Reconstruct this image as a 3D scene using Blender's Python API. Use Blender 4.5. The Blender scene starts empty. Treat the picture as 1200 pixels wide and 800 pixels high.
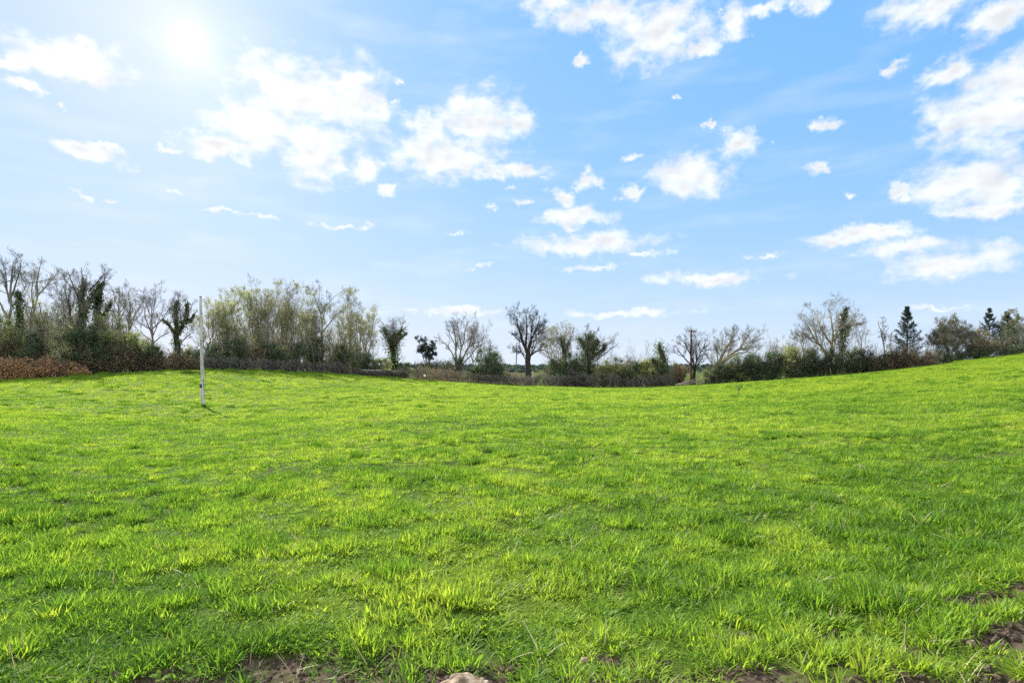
import bpy, math, numpy as np
from mathutils import Vector

SC = bpy.context.scene
COL = SC.collection

# ------------------------------------------------------------------ camera, world, sun
F = 650.0            # focal length in photo pixels (photo 1200 wide)
YH = 427.0           # eye-level line in the photo
EYE = 1.6

cam_d = bpy.data.cameras.new("camera")
cam_d.sensor_width = 36.0
cam_d.lens = F / 1200.0 * 36.0
cam_d.shift_y = (YH - 400.0) / 1200.0
cam_d.clip_start = 0.05
cam_d.clip_end = 20000.0
cam = bpy.data.objects.new("camera", cam_d)
COL.objects.link(cam)
cam.location = (0, 0, EYE)
cam.rotation_euler = (math.radians(90), 0, 0)
SC.camera = cam

SC.view_settings.view_transform = 'Standard'
SC.view_settings.look = 'None'
SC.view_settings.gamma = 1.0
EXPO = 1.35
SC.view_settings.exposure = EXPO
SC.cycles.max_bounces = 6
SC.cycles.diffuse_bounces = 3
SC.cycles.glossy_bounces = 2
SC.cycles.transmission_bounces = 4
SC.cycles.volume_bounces = 0
SC.cycles.caustics_reflective = False
SC.cycles.caustics_refractive = False
SC.cycles.sample_clamp_indirect = 6.0
SC.cycles.use_denoising = False

SUN_DIR = Vector(((222 - 600) / F, 1.0, (YH - 48) / F)).normalized()
SUN_EL = math.radians(33.0)
SUN_AZ = math.radians(-36.0)                    # from +Y towards +X
LAMP_DIR = Vector((math.sin(SUN_AZ) * math.cos(SUN_EL), math.cos(SUN_AZ) * math.cos(SUN_EL), math.sin(SUN_EL)))

sun_d = bpy.data.lights.new("sun", 'SUN')
sun_d.energy = 5.0
sun_d.angle = math.radians(0.53)
sun_d.color = (1.0, 0.95, 0.86)
sun = bpy.data.objects.new("sun", sun_d)
COL.objects.link(sun)
sun.rotation_euler = LAMP_DIR.to_track_quat('Z', 'Y').to_euler()
sun.location = LAMP_DIR * 60

CLOUDS = [  # photo position and half size of each puff: px, py, rx, ry
    (75, 68, 62, 21), (14, 70, 22, 15), (20, 102, 24, 9), (112, 60, 30, 17), (75, 128, 13, 6),
    (104, 179, 40, 9), (127, 173, 18, 9), (95, 225, 24, 5),
    (350, 112, 62, 34), (415, 122, 36, 40), (300, 150, 46, 24), (255, 172, 46, 15), (370, 178, 34, 32),
    (198, 174, 24, 5), (424, 196, 19, 17), (452, 222, 11, 12),
    (560, 140, 42, 32), (520, 182, 62, 22), (606, 145, 24, 13), (588, 200, 62, 10), (500, 150, 28, 18),
    (660, 228, 20, 10), (690, 213, 13, 12), (740, 222, 18, 7), (575, 244, 22, 5), (614, 240, 13, 6),
    (672, 255, 40, 11), (688, 284, 74, 12), (756, 299, 32, 6), (698, 312, 44, 5),
    (700, 14, 64, 19), (772, 36, 52, 36), (648, 8, 30, 15), (812, 62, 26, 12), (676, 69, 12, 7),
    (858, 30, 18, 20), (900, 10, 32, 9), (950, 6, 20, 12),
    (812, 206, 40, 26), (864, 168, 25, 16), (828, 146, 7, 7), (968, 148, 20, 8), (960, 201, 16, 8),
    (1085, 10, 52, 22), (1178, 14, 34, 24), (1046, 75, 19, 7), (1110, 84, 34, 13),
    (1162, 128, 66, 46), (1192, 86, 34, 34), (1118, 148, 30, 20), (1146, 212, 66, 26), (1057, 226, 21, 9),
    (1150, 244, 56, 9), (1010, 274, 56, 10), (1058, 290, 58, 12), (1124, 308, 76, 14),
    (828, 325, 66, 8), (905, 297, 26, 4), (720, 369, 110, 6), (1100, 358, 60, 5), (530, 366, 90, 6),
    (280, 248, 48, 4), (400, 265, 40, 4),
    (800, 113, 7, 5), (746, 182, 16, 6), (540, 272, 14, 4), (125, 232, 10, 4), (985, 231, 12, 4), (470, 100, 9, 5), (462, 118, 10, 4),
    (636, 205, 10, 5), (716, 228, 10, 5), (600, 226, 9, 4), (910, 165, 8, 4), (880, 300, 20, 4), (840, 20, 10, 6), (430, 268, 16, 4), (200, 225, 14, 4), (560, 312, 16, 4),
]


def make_world():
    w = bpy.data.worlds.new("World")
    SC.world = w
    w.use_nodes = True
    nt = w.node_tree
    nt.nodes.clear()
    N, L = nt.nodes.new, nt.links.new

    def math_(op, a, b=None, c=None, clamp=False):
        n = N('ShaderNodeMath'); n.operation = op; n.use_clamp = clamp
        for i, v in enumerate((a, b, c)):
            if v is None: continue
            if isinstance(v, (int, float)): n.inputs[i].default_value = v
            else: L(v, n.inputs[i])
        return n.outputs[0]

    tc = N('ShaderNodeTexCoord')
    sky = N('ShaderNodeTexSky')
    sky.sky_type = 'NISHITA'
    sky.sun_disc = False
    sky.sun_elevation = SUN_EL
    sky.sun_rotation = SUN_AZ
    sky.air_density = 1.0
    sky.dust_density = 0.25
    sky.ozone_density = 1.6
    sep = N('ShaderNodeSeparateXYZ')
    L(tc.outputs['Generated'], sep.inputs[0])
    az = math_('ARCTAN2', sep.outputs[0], sep.outputs[1])
    el = math_('ARCSINE', sep.outputs[2])
    ae = N('ShaderNodeCombineXYZ')
    L(az, ae.inputs[0]); L(el, ae.inputs[1])
    # ragged outlines: bend the sky coordinates a little with noise
    warp = N('ShaderNodeTexNoise'); warp.inputs['Scale'].default_value = 13.0
    warp.inputs['Detail'].default_value = 5.0; warp.inputs['Roughness'].default_value = 0.62
    L(ae.outputs[0], warp.inputs['Vector'])
    wv = N('ShaderNodeVectorMath'); wv.operation = 'MULTIPLY_ADD'
    L(warp.outputs['Color'], wv.inputs[0])
    wv.inputs[1].default_value = (0.085, 0.05, 0.0)
    L(ae.outputs[0], wv.inputs[2])
    warp2 = N('ShaderNodeTexNoise'); warp2.inputs['Scale'].default_value = 48.0
    warp2.inputs['Detail'].default_value = 5.0; warp2.inputs['Roughness'].default_value = 0.65
    L(ae.outputs[0], warp2.inputs['Vector'])
    wv2 = N('ShaderNodeVectorMath'); wv2.operation = 'MULTIPLY_ADD'
    L(warp2.outputs['Color'], wv2.inputs[0]); wv2.inputs[1].default_value = (0.046, 0.028, 0.0); L(wv.outputs[0], wv2.inputs[2])
    pos = N('ShaderNodeVectorMath'); pos.operation = 'SUBTRACT'
    L(wv2.outputs[0], pos.inputs[0]); pos.inputs[1].default_value = (0.0655, 0.039, 0.0)
    d = None
    for (px, py, rx, ry) in CLOUDS:
        u, v = (px - 600) / F, (YH - py) / F
        a0 = math.atan(u); e0 = math.atan(v * math.cos(a0))
        ra = rx / F * math.cos(a0) ** 2
        re = ry / F * math.cos(a0) * math.cos(e0) ** 2
        k_ = 1.09 + 0.22 * min(1, rx * ry / 1500)
        ra *= k_; re *= k_
        m = N('ShaderNodeVectorMath'); m.operation = 'MULTIPLY_ADD'
        L(pos.outputs[0], m.inputs[0])
        m.inputs[1].default_value = (1 / ra, 1 / re, 0)
        m.inputs[2].default_value = (-a0 / ra, -e0 / re, 0)
        ln = N('ShaderNodeVectorMath'); ln.operation = 'LENGTH'
        L(m.outputs[0], ln.inputs[0])
        lv_ = math_('ADD', ln.outputs['Value'], 0.34) if ry <= 6.5 else ln.outputs['Value']     # thin wisps stay faint
        d = lv_ if d is None else math_('SMOOTH_MIN', d, lv_, 0.25)

    def fbm(vec_scale, offset, detail):
        mp = N('ShaderNodeVectorMath'); mp.operation = 'MULTIPLY_ADD'
        L(ae.outputs[0], mp.inputs[0])
        mp.inputs[1].default_value = vec_scale
        mp.inputs[2].default_value = offset
        n = N('ShaderNodeTexNoise'); n.inputs['Scale'].default_value = 1.0
        n.inputs['Detail'].default_value = detail; n.inputs['Roughness'].default_value = 0.55
        L(mp.outputs[0], n.inputs['Vector'])
        return n.outputs['Fac']
    n1 = fbm((24, 40, 0), (3.1, 7.7, 0), 9.0)
    n2 = fbm((17, 28, 0), (3.1 + 0.22, 7.7 - 0.30, 0), 2.5)
    n3 = fbm((17, 28, 0), (3.1, 7.7, 0), 2.5)
    val = math_('ADD', math_('SUBTRACT', 1.0, d), math_('MULTIPLY', math_('SUBTRACT', n1, 0.5), 2.0))
    mr = N('ShaderNodeMapRange'); mr.interpolation_type = 'SMOOTHSTEP'
    L(val, mr.inputs['Value'])
    mr.inputs['From Min'].default_value = -0.25; mr.inputs['From Max'].default_value = 0.82
    # faint high veil
    veil = fbm((5, 22, 0), (1.0, 4.0, 0), 5.0)
    vr = N('ShaderNodeMapRange'); L(veil, vr.inputs['Value'])
    vr.inputs['From Min'].default_value = 0.48; vr.inputs['From Max'].default_value = 0.85
    vr.inputs['To Max'].default_value = 0.30
    alpha = math_('MAXIMUM', math_('MULTIPLY', mr.outputs[0], 0.97), vr.outputs[0])
    # thick parts of a cloud are a touch greyer, its sun side whiter
    thick = math_('MULTIPLY', math_('SUBTRACT', val, 0.50), 0.19, clamp=True)
    relief = math_('MULTIPLY', math_('SUBTRACT', n2, n3), 0.55)
    lum = math_('ADD', math_('SUBTRACT', 0.90, thick), relief)
    cc = N('ShaderNodeVectorMath'); cc.operation = 'SCALE'
    cc.inputs[0].default_value = tuple(c * SCALE for c in CLOUD_RGB)
    L(lum, cc.inputs['Scale'])
    # the photograph's tone: a pale, evenly bright spring sky (each band of the sky model compressed)
    ssp = N('ShaderNodeSeparateXYZ'); L(sky.outputs[0], ssp.inputs[0])
    skyc = N('ShaderNodeCombineXYZ')
    for i in range(3):
        pw = math_('POWER', math_('MAXIMUM', ssp.outputs[i], 0.001), SKY_POW[i])
        L(math_('MULTIPLY', pw, SKY_GAIN[i] * SCALE), skyc.inputs[i])
    # paler air towards the horizon
    hz = math_('MULTIPLY', math_('POWER', 2.718, math_('DIVIDE', math_('ABSOLUTE', sep.outputs[2]), -0.11)), 0.85)
    hmix = N('ShaderNodeMix'); hmix.data_type = 'RGBA'
    L(hz, hmix.inputs['Factor']); L(skyc.outputs[0], hmix.inputs['A']); hmix.inputs['B'].default_value = (*[c * SCALE for c in (.765, .893, 1.0)], 1)
    mix = N('ShaderNodeMix'); mix.data_type = 'RGBA'
    L(alpha, mix.inputs['Factor']); L(hmix.outputs['Result'], mix.inputs['A']); L(cc.outputs[0], mix.inputs['B'])
    # bright cloud added in the unseen sky behind the camera, as fill light
    rear = N('ShaderNodeMapRange'); rear.interpolation_type = 'SMOOTHSTEP'; L(sep.outputs[1], rear.inputs['Value'])
    rear.inputs['From Min'].default_value = 0.15; rear.inputs['From Max'].default_value = -0.35
    rn = N('ShaderNodeTexNoise'); rn.inputs['Scale'].default_value = 3.2; rn.inputs['Detail'].default_value = 5.0
    L(tc.outputs['Generated'], rn.inputs['Vector'])
    rm = N('ShaderNodeMapRange'); rm.interpolation_type = 'SMOOTHSTEP'; L(rn.outputs['Fac'], rm.inputs['Value'])
    rm.inputs['From Min'].default_value = 0.40; rm.inputs['From Max'].default_value = 0.52
    rmix = N('ShaderNodeMix'); rmix.data_type = 'RGBA'
    L(math_('MULTIPLY', rear.outputs[0], rm.outputs[0]), rmix.inputs['Factor'])
    L(mix.outputs['Result'], rmix.inputs['A']); rmix.inputs['B'].default_value = (*[c * SCALE for c in REAR_FILL_RGB], 1)
    # aureole of the sun
    dt = N('ShaderNodeVectorMath'); dt.operation = 'DOT_PRODUCT'
    L(tc.outputs['Generated'], dt.inputs[0]); dt.inputs[1].default_value = SUN_DIR
    th = math_('ARCCOSINE', math_('MINIMUM', dt.outputs['Value'], 1.0))
    g = math_('DIVIDE', th, 0.021)
    g = math_('POWER', math_('ADD', math_('MULTIPLY', g, g), 1.0), -1.0)
    g = math_('ADD', g, math_('MULTIPLY', math_('POWER', 2.718, math_('DIVIDE', th, -0.17)), 0.80))
    gc = N('ShaderNodeVectorMath'); gc.operation = 'SCALE'
    gc.inputs[0].default_value = tuple(c * SCALE for c in GLOW_RGB)
    L(g, gc.inputs['Scale'])
    tot = N('ShaderNodeVectorMath'); tot.operation = 'ADD'
    L(rmix.outputs['Result'], tot.inputs[0]); L(gc.outputs[0], tot.inputs[1])
    bg = N('ShaderNodeBackground'); bg.inputs['Strength'].default_value = 0.1
    L(tot.outputs[0], bg.inputs['Color'])
    out = N('ShaderNodeOutputWorld'); L(bg.outputs[0], out.inputs['Surface'])


SCALE = 10.0 / 2 ** EXPO          # colours below are as displayed
CLOUD_RGB = (1.125, 1.155, 1.19)
SKY_POW = (0.60, 0.285, 0.06)
SKY_GAIN = (0.192, 0.430, 0.95)
GLOW_RGB = (0.36, 0.28, 0.235)
REAR_FILL_RGB = (2.4, 2.33, 2.2)
make_world()

# ------------------------------------------------------------------ helpers
RNG = np.random.default_rng(11)


def _hash(ix, iy, seed):
    h = (ix.astype(np.int64) * 374761393 + iy.astype(np.int64) * 668265263 + seed * 974634777) & 0x7fffffff
    h = ((h ^ (h >> 13)) * 1274126177) & 0x7fffffff
    h = (h ^ (h >> 16)) & 0xffff
    return h / 65535.0


def vnoise(x, y, seed=0):
    x = np.asarray(x, float); y = np.asarray(y, float)
    ix, iy = np.floor(x), np.floor(y)
    fx, fy = x - ix, y - iy
    fx = fx * fx * (3 - 2 * fx); fy = fy * fy * (3 - 2 * fy)
    a, b = _hash(ix, iy, seed), _hash(ix + 1, iy, seed)
    c, d = _hash(ix, iy + 1, seed), _hash(ix + 1, iy + 1, seed)
    return (a * (1 - fx) + b * fx) * (1 - fy) + (c * (1 - fx) + d * fx) * fy


def fbm(x, y, seed=0, oct=4):
    s, a, t = 0.0, 1.0, 0.0
    for o in range(oct):
        s = s + a * vnoise(np.asarray(x) * 2 ** o + 17.3 * o, np.asarray(y) * 2 ** o - 9.1 * o, seed + o)
        t += a; a *= 0.5
    return s / t


def smooth(a, b, x):
    t = np.clip((np.asarray(x, float) - a) / (b - a), 0, 1)
    return t * t * (3 - 2 * t)


# the far edge of the field: photo column, photo row, distance
EDGE = np.array([
    (-500, 449, 55), (-200, 449, 56), (0, 446, 60), (100, 440, 63), (180, 435, 67), (240, 433.5, 71), (300, 434, 77), (400, 438.5, 88),
    (470, 443.5, 95), (500, 446, 98), (600, 452, 102), (700, 454.5, 102), (760, 454.5, 100), (800, 452.5, 98),
    (850, 449.5, 95), (900, 446, 92), (1000, 438.5, 88), (1060, 432, 86), (1100, 427, 85), (1200, 414, 84), (1500, 385, 80), (1800, 370, 80)], float)


def edge_depth(px): return np.interp(px, EDGE[:, 0], EDGE[:, 2])


def edge_row(px): return np.interp(px, EDGE[:, 0], EDGE[:, 1])


def ground_z(x, y):
    x = np.asarray(x, float); y = np.asarray(y, float)
    yy = np.maximum(y, 1.0)
    px = np.clip(600 + F * x / yy, -500, 1800)
    Ye = edge_depth(px)
    ze = EYE + (YH - edge_row(px)) / F * Ye
    t = yy / Ye
    s = np.clip(t, 0, 1)
    base = ze * (0.35 * s + 0.65 * s * s)
    # gentle hollow before the rise on the left
    dip = -1.55 * np.exp(-((px - 230) / 260) ** 2) * np.sin(np.pi * np.clip(t, 0, 1)) ** 1.5
    dip = dip - 0.5 * np.exp(-((px - 900) / 300) ** 2) * np.sin(np.pi * np.clip(t, 0, 1)) ** 2
    z = base + dip
    # beyond the edge the land falls a little, then levels out far away
    far = smooth(1.0, 3.0, t)
    past = np.clip(t - 1, 0, 1)
    zfar = -3.2
    z = np.where(t > 1, (ze - 3.0 * past) * (1 - far) + zfar * far, z)
    r = np.hypot(x, y)
    z = z + 9 * smooth(700, 1600, r) * (fbm(x / 900, y / 900, 5, 3) - 0.45) * (y > 0)
    near = 1 - smooth(30, 90, r)
    bump = (0.09 * (fbm(x / 1.3, y / 1.3, 21, 3) - 0.5) + 0.05 * (fbm(x / .42, y / .42, 95, 2) - 0.5)) * near
    return z + bump * smooth(0.2, 1.0, r)


def sight(px, row):
    ys = np.linspace(4, 100, 4000)
    rr = YH - (ground_z((px - 600) / F * ys, ys) - EYE) / ys * F
    return float(ys[np.argmax(rr < row)])


SOIL = [  # photo patches of bare soil: px, py, rx, ry
    (275, 825, 250, 92), (440, 832, 170, 84), (90, 842, 130, 80), (710, 766, 60, 9), (545, 818, 110, 44), (650, 822, 110, 40),
    (1168, 753, 58, 12), (1075, 768, 46, 12), (1040, 815, 110, 30), (1195, 699, 70, 9), (1150, 706, 45, 6),
    (880, 742, 34, 5), (470, 778, 60, 6), (620, 772, 40, 5), (860, 786, 70, 7), (180, 786, 60, 8), (985, 776, 60, 8), (930, 828, 180, 46), (1200, 810, 80, 24), (800, 832, 100, 44), (1230, 765, 70, 34), (330, 786, 70, 9), (990, 742, 40, 7)]


def soil(x, y):
    x = np.asarray(x, float); y = np.asarray(y, float)
    m = np.zeros(np.broadcast(x, y).shape)
    for (px, py, rx, ry) in SOIL:
        Y = EYE * F / (py - YH); X = (px - 600) / F * Y
        wx = rx / F * Y; wy = ry * Y * Y / (EYE * F)
        dd = np.hypot((x - X) / wx, (y - Y) / wy)
        m = np.maximum(m, 1.25 - dd)
    m = np.maximum(m, smooth(2.85, 2.2, y) * 0.55 * (np.abs(x) < 9))
    n = 0.7 * fbm(x * 3.1, y * 3.1, 40, 3) + 0.5 * fbm(x * 11, y * 11, 46, 2)
    return np.clip((m * 1.25 + (n - 0.64) * 2.2) * 1.6, 0, 1) * (m > 0)


def W(px, py, Y):
    return np.array(((px - 600) / F * Y, Y, EYE + (YH - py) / F * Y))


def new_mesh(name, V, Q, mat=None, smooth_shade=False, parent=None, attrs=None):
    V = np.asarray(V, np.float32).reshape(-1, 3); Q = np.asarray(Q, np.int32)
    k = Q.shape[1]
    me = bpy.data.meshes.new(name)
    me.vertices.add(len(V)); me.vertices.foreach_set('co', V.ravel())
    me.loops.add(Q.size); me.loops.foreach_set('vertex_index', Q.ravel())
    me.polygons.add(len(Q))
    me.polygons.foreach_set('loop_start', np.arange(0, Q.size, k, dtype=np.int32))
    if smooth_shade:
        me.polygons.foreach_set('use_smooth', np.ones(len(Q), bool))
    if attrs:
        for an, (dom, typ, arr) in attrs.items():
            a = me.attributes.new(an, typ, dom)
            a.data.foreach_set('value' if typ == 'FLOAT' else 'vector', np.asarray(arr, np.float32).ravel())
    me.update(); me.validate()
    ob = bpy.data.objects.new(name, me)
    COL.objects.link(ob)
    if mat: me.materials.append(mat)
    if parent is not None: ob.parent = parent
    return ob


def tag(o, label=None, cat=None, group=None, kind=None):
    if label: o['label'] = label
    if cat: o['category'] = cat
    if group: o['group'] = group
    if kind: o['kind'] = kind
    return o


def thing(name, label, cat, loc, group=None):
    o = bpy.data.objects.new(name, None)
    o.empty_display_size = 0.3
    COL.objects.link(o)
    o.location = tuple(float(v) for v in loc)
    return tag(o, label, cat, group)


def norm(v): return v / np.maximum(np.linalg.norm(v, axis=-1, keepdims=True), 1e-9)


class Acc:
    def __init__(s): s.V, s.Q, s.n = [], [], 0

    def add(s, V, Q):
        if len(V) == 0: return
        s.V.append(np.asarray(V, float).reshape(-1, 3)); s.Q.append(np.asarray(Q) + s.n); s.n += len(s.V[-1])

    def build(s, name, mat, parent, origin, smooth_shade=False):
        if s.n == 0: return None
        return new_mesh(name, np.concatenate(s.V) - origin, np.concatenate(s.Q), mat, smooth_shade, parent)

    def tubes(s, P, R, K):
        """P (N,S,3) centre lines, R (N,S) radii"""
        N_, S_, _ = P.shape
        T = np.empty_like(P)
        T[:, 1:-1] = P[:, 2:] - P[:, :-2]; T[:, 0] = P[:, 1] - P[:, 0]; T[:, -1] = P[:, -1] - P[:, -2]
        T = norm(T)
        ref = np.where(np.abs(T[..., 2:3]) > 0.9, np.array((1., 0, 0)), np.array((0, 0, 1.)))
        U = norm(np.cross(T, ref)); Vv = np.cross(T, U)
        a = np.arange(K) * 2 * np.pi / K
        ring = P[:, :, None] + R[:, :, None, None] * (np.cos(a)[:, None] * U[:, :, None] + np.sin(a)[:, None] * Vv[:, :, None])
        idx = np.arange(N_ * S_ * K).reshape(N_, S_, K)
        nx = np.roll(idx, -1, axis=2)
        q = np.stack((idx[:, :-1], nx[:, :-1], nx[:, 1:], idx[:, 1:]), axis=-1).reshape(-1, 4)
        s.add(ring.reshape(-1, 3), q)

    def leaves(s, P, size, rng, flat=0.0, aspect=0.55):
        """rhombic leaf faces at points P"""
        n = len(P)
        if n == 0: return
        d = norm(rng.normal(size=(n, 3)) * np.array((1, 1, 1 - flat)))
        e = norm(np.cross(d, rng.normal(size=(n, 3))))
        sz = (size * rng.uniform(0.6, 1.3, n))[:, None]
        V = np.stack((P - d * sz * .5, P + e * sz * aspect * .5, P + d * sz * .5, P - e * sz * aspect * .5), axis=1)
        s.add(V.reshape(-1, 3), np.arange(n * 4).reshape(-1, 4))


def grow(start, dirs, lens, S, wob, up, rng):
    N_ = len(start)
    P = np.empty((N_, S + 1, 3)); P[:, 0] = start
    d = norm(dirs)
    for i in range(S):
        d = norm(d + rng.normal(size=(N_, 3)) * wob + np.array((0, 0, up)))
        P[:, i + 1] = P[:, i] + d * (lens / S)[:, None]
    return P


def spawn(P, R, k, f0, f1, a0, a1, lf, rng, rr=0.6):
    """children along each branch: start, dir, length, radius"""
    N_, S_, _ = P.shape
    f = rng.uniform(f0, f1, (N_, k)) * (S_ - 1)
    f = np.sort(f, axis=1)
    i = np.minimum(f.astype(int), S_ - 2); w = (f - i)[..., None]
    r_ = np.arange(N_)[:, None]
    st = P[r_, i] * (1 - w) + P[r_, i + 1] * w
    t = norm(P[r_, i + 1] - P[r_, i])
    ref = norm(rng.normal(size=(N_, k, 3)))
    u = norm(np.cross(t, ref))
    a = rng.uniform(a0, a1, (N_, k))[..., None]
    d = np.cos(a) * t + np.sin(a) * u
    L_ = np.linalg.norm(np.diff(P, axis=1), axis=2).sum(1)[:, None] * lf * (1.15 - 0.6 * f / (S_ - 1)) * rng.uniform(0.6, 1.25, (N_, k))
    ra = (R[r_, i] * (1 - w[..., 0]) + R[r_, i + 1] * w[..., 0]) * rr
    return st.reshape(-1, 3), d.reshape(-1, 3), L_.ravel(), ra.ravel()


def resample(pl, S):
    pl = np.asarray(pl, float)
    d = np.concatenate(([0], np.cumsum(np.linalg.norm(np.diff(pl, axis=0), axis=1))))
    x = np.linspace(0, d[-1], S + 1)
    lin = np.stack([np.interp(x, d, pl[:, i]) for i in range(3)], axis=1)
    for _ in range(2):
        lin[1:-1] = 0.25 * lin[:-2] + 0.5 * lin[1:-1] + 0.25 * lin[2:]
    return lin


# ------------------------------------------------------------------ materials
def mat_leaf(name, cols, trans=0.35, rough=0.5, gloss=0.04, var_attr=None, tcol=None):
    m = bpy.data.materials.new(name); m.use_nodes = True
    nt = m.node_tree; nt.nodes.clear(); N, L = nt.nodes.new, nt.links.new
    ramp = N('ShaderNodeValToRGB')
    el = ramp.color_ramp.elements
    for i, c in enumerate(cols):
        e = el[i] if i < 2 else el.new(1.0)
        e.position = i / (len(cols) - 1); e.color = (*c, 1)
    if var_attr:
        at = N('ShaderNodeAttribute'); at.attribute_type = 'INSTANCER'; at.attribute_name = var_attr
        oi = N('ShaderNodeNewGeometry')
        mm = N('ShaderNodeMath'); mm.operation = 'MULTIPLY_ADD'
        L(oi.outputs['Random Per Island'], mm.inputs[0]); mm.inputs[1].default_value = 0.34
        L(at.outputs['Fac'], mm.inputs[2])
        L(mm.outputs[0], ramp.inputs[0])
    else:
        gi = N('ShaderNodeNewGeometry')
        L(gi.outputs['Random Per Island'], ramp.inputs[0])
    col = ramp.outputs[0]
    df = N('ShaderNodeBsdfDiffuse'); L(col, df.inputs[0])
    tr = N('ShaderNodeBsdfTranslucent')
    if tcol:
        mu = N('ShaderNodeMix'); mu.data_type = 'RGBA'; mu.blend_type = 'MULTIPLY'; mu.inputs['Factor'].default_value = 1
        L(col, mu.inputs['A']); mu.inputs['B'].default_value = (*tcol, 1); L(mu.outputs['Result'], tr.inputs[0])
    else:
        L(col, tr.inputs[0])
    mx = N('ShaderNodeMixShader'); mx.inputs[0].default_value = trans
    L(df.outputs[0], mx.inputs[1]); L(tr.outputs[0], mx.inputs[2])
    gl = N('ShaderNodeBsdfGlossy'); gl.inputs['Roughness'].default_value = rough
    m2 = N('ShaderNodeMixShader'); m2.inputs[0].default_value = gloss
    L(mx.outputs[0], m2.inputs[1]); L(gl.outputs[0], m2.inputs[2])
    out = N('ShaderNodeOutputMaterial'); L(m2.outputs[0], out.inputs[0])
    return m


def mat_bark(name, c0, c1, scale=6.0):
    m = bpy.data.materials.new(name); m.use_nodes = True
    nt = m.node_tree; N, L = nt.nodes.new, nt.links.new
    b = nt.nodes['Principled BSDF']; b.inputs['Roughness'].default_value = 0.95; b.inputs['Specular IOR Level'].default_value = 0.15
    tc = N('ShaderNodeTexCoord')
    no = N('ShaderNodeTexNoise'); no.inputs['Scale'].default_value = scale; no.inputs['Detail'].default_value = 6
    L(tc.outputs['Object'], no.inputs['Vector'])
    r = N('ShaderNodeValToRGB'); r.color_ramp.elements[0].position = .35; r.color_ramp.elements[1].position = .68
    r.color_ramp.elements[0].color = (*c0, 1); r.color_ramp.elements[1].color = (*c1, 1)
    L(no.outputs['Fac'], r.inputs[0]); L(r.outputs[0], b.inputs['Base Color'])
    return m


BARK = {
    'dark': mat_bark('dark bark', (.020, .018, .015), (.058, .050, .042)),
    'grey': mat_bark('grey bark', (.105, .098, .082), (.24, .225, .185)),
    'lichen': mat_bark('lichened bark', (.14, .12, .065), (.34, .30, .16)),
    'pale': mat_bark('pale twigs', (.17, .155, .12), (.33, .305, .24)),
    'brown': mat_bark('brown twigs', (.085, .07, .056), (.17, .14, .11)),
}
LEAF = {
    'ivy': mat_leaf('ivy leaves', [(.018, .040, .014), (.040, .072, .024), (.085, .125, .045)], .35, .4, .06, None, (1.25, 1.32, .85)),
    'ivy_light': mat_leaf('paler ivy leaves', [(.024, .046, .014), (.060, .095, .026), (.13, .165, .05)], .4, .45, .05, None, (1.25, 1.32, .85)),  # lighter and yellower than the plain ivy
    'evergreen': mat_leaf('evergreen leaves', [(.028, .056, .024), (.062, .108, .044), (.12, .165, .072)], 0.5, .4, .05, None, (1.25, 1.32, .85)),
    'conifer': mat_leaf('conifer needles', [(.010, .026, .018), (.022, .046, .030), (.040, .068, .046)], .2, .5, .04),
    'olive': mat_leaf('olive spring leaves', [(.13, .155, .055), (.25, .275, .105), (.42, .425, .19)], 0.5, .5, .03, None, (1.25, 1.32, .85)),
    'bud': mat_leaf('opening buds', [(.18, .188, .092), (.32, .325, .16), (.48, .48, .27)], 0.5, .6, .02, None, (1.25, 1.32, .85)),
    'blossom': mat_leaf('pale blossom and leaves', [(0.168, 0.180, 0.084), (0.384, 0.372, 0.204), (0.600, 0.600, 0.396)], 0.5, .6, .02, None, (1.25, 1.32, .85)),
    'bracken': mat_leaf('dead bracken', [(.19, .118, .062), (.42, .27, .14), (.60, .44, .27)], 0.5, .7, .02, None, (1.5, 1.35, 1.15)),
    'twiggy': mat_leaf('bare hedge twigs', [(0.057, 0.055, 0.058), (0.115, 0.108, 0.108), (0.203, 0.186, 0.173)], 0.5, .7, .02, None, (1.4, 1.35, 1.3)),
    'hedge': mat_leaf('dark hedge leaves', [(.030, .054, .026), (.070, .104, .046), (.15, .18, .08)], 0.5, .5, .04, None, (1.25, 1.32, .85)),
    'rust': mat_leaf('rusty hedge leaves', [(.115, .092, .060), (.225, .175, .11), (.36, .285, .175)], 0.5, .6, .02, None, (1.15, 1.1, .85)),
    'straw': mat_leaf('dry grass', [(.22, .16, .10), (.36, .27, .17), (.48, .38, .26)], 0.5, .6, .02, None, (1.2, 1.2, 1.0)),
    'dull': mat_leaf('dull olive shoots', [(.085, .085, .045), (.15, .145, .075), (.25, .235, .13)], .5, .5, .02, None, (1.25, 1.25, .9)),
    'far': mat_leaf('distant wood', [(.035, .06, .055), (.055, .085, .08), (.075, .11, .095)], .2, .6, .0),
}


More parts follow.
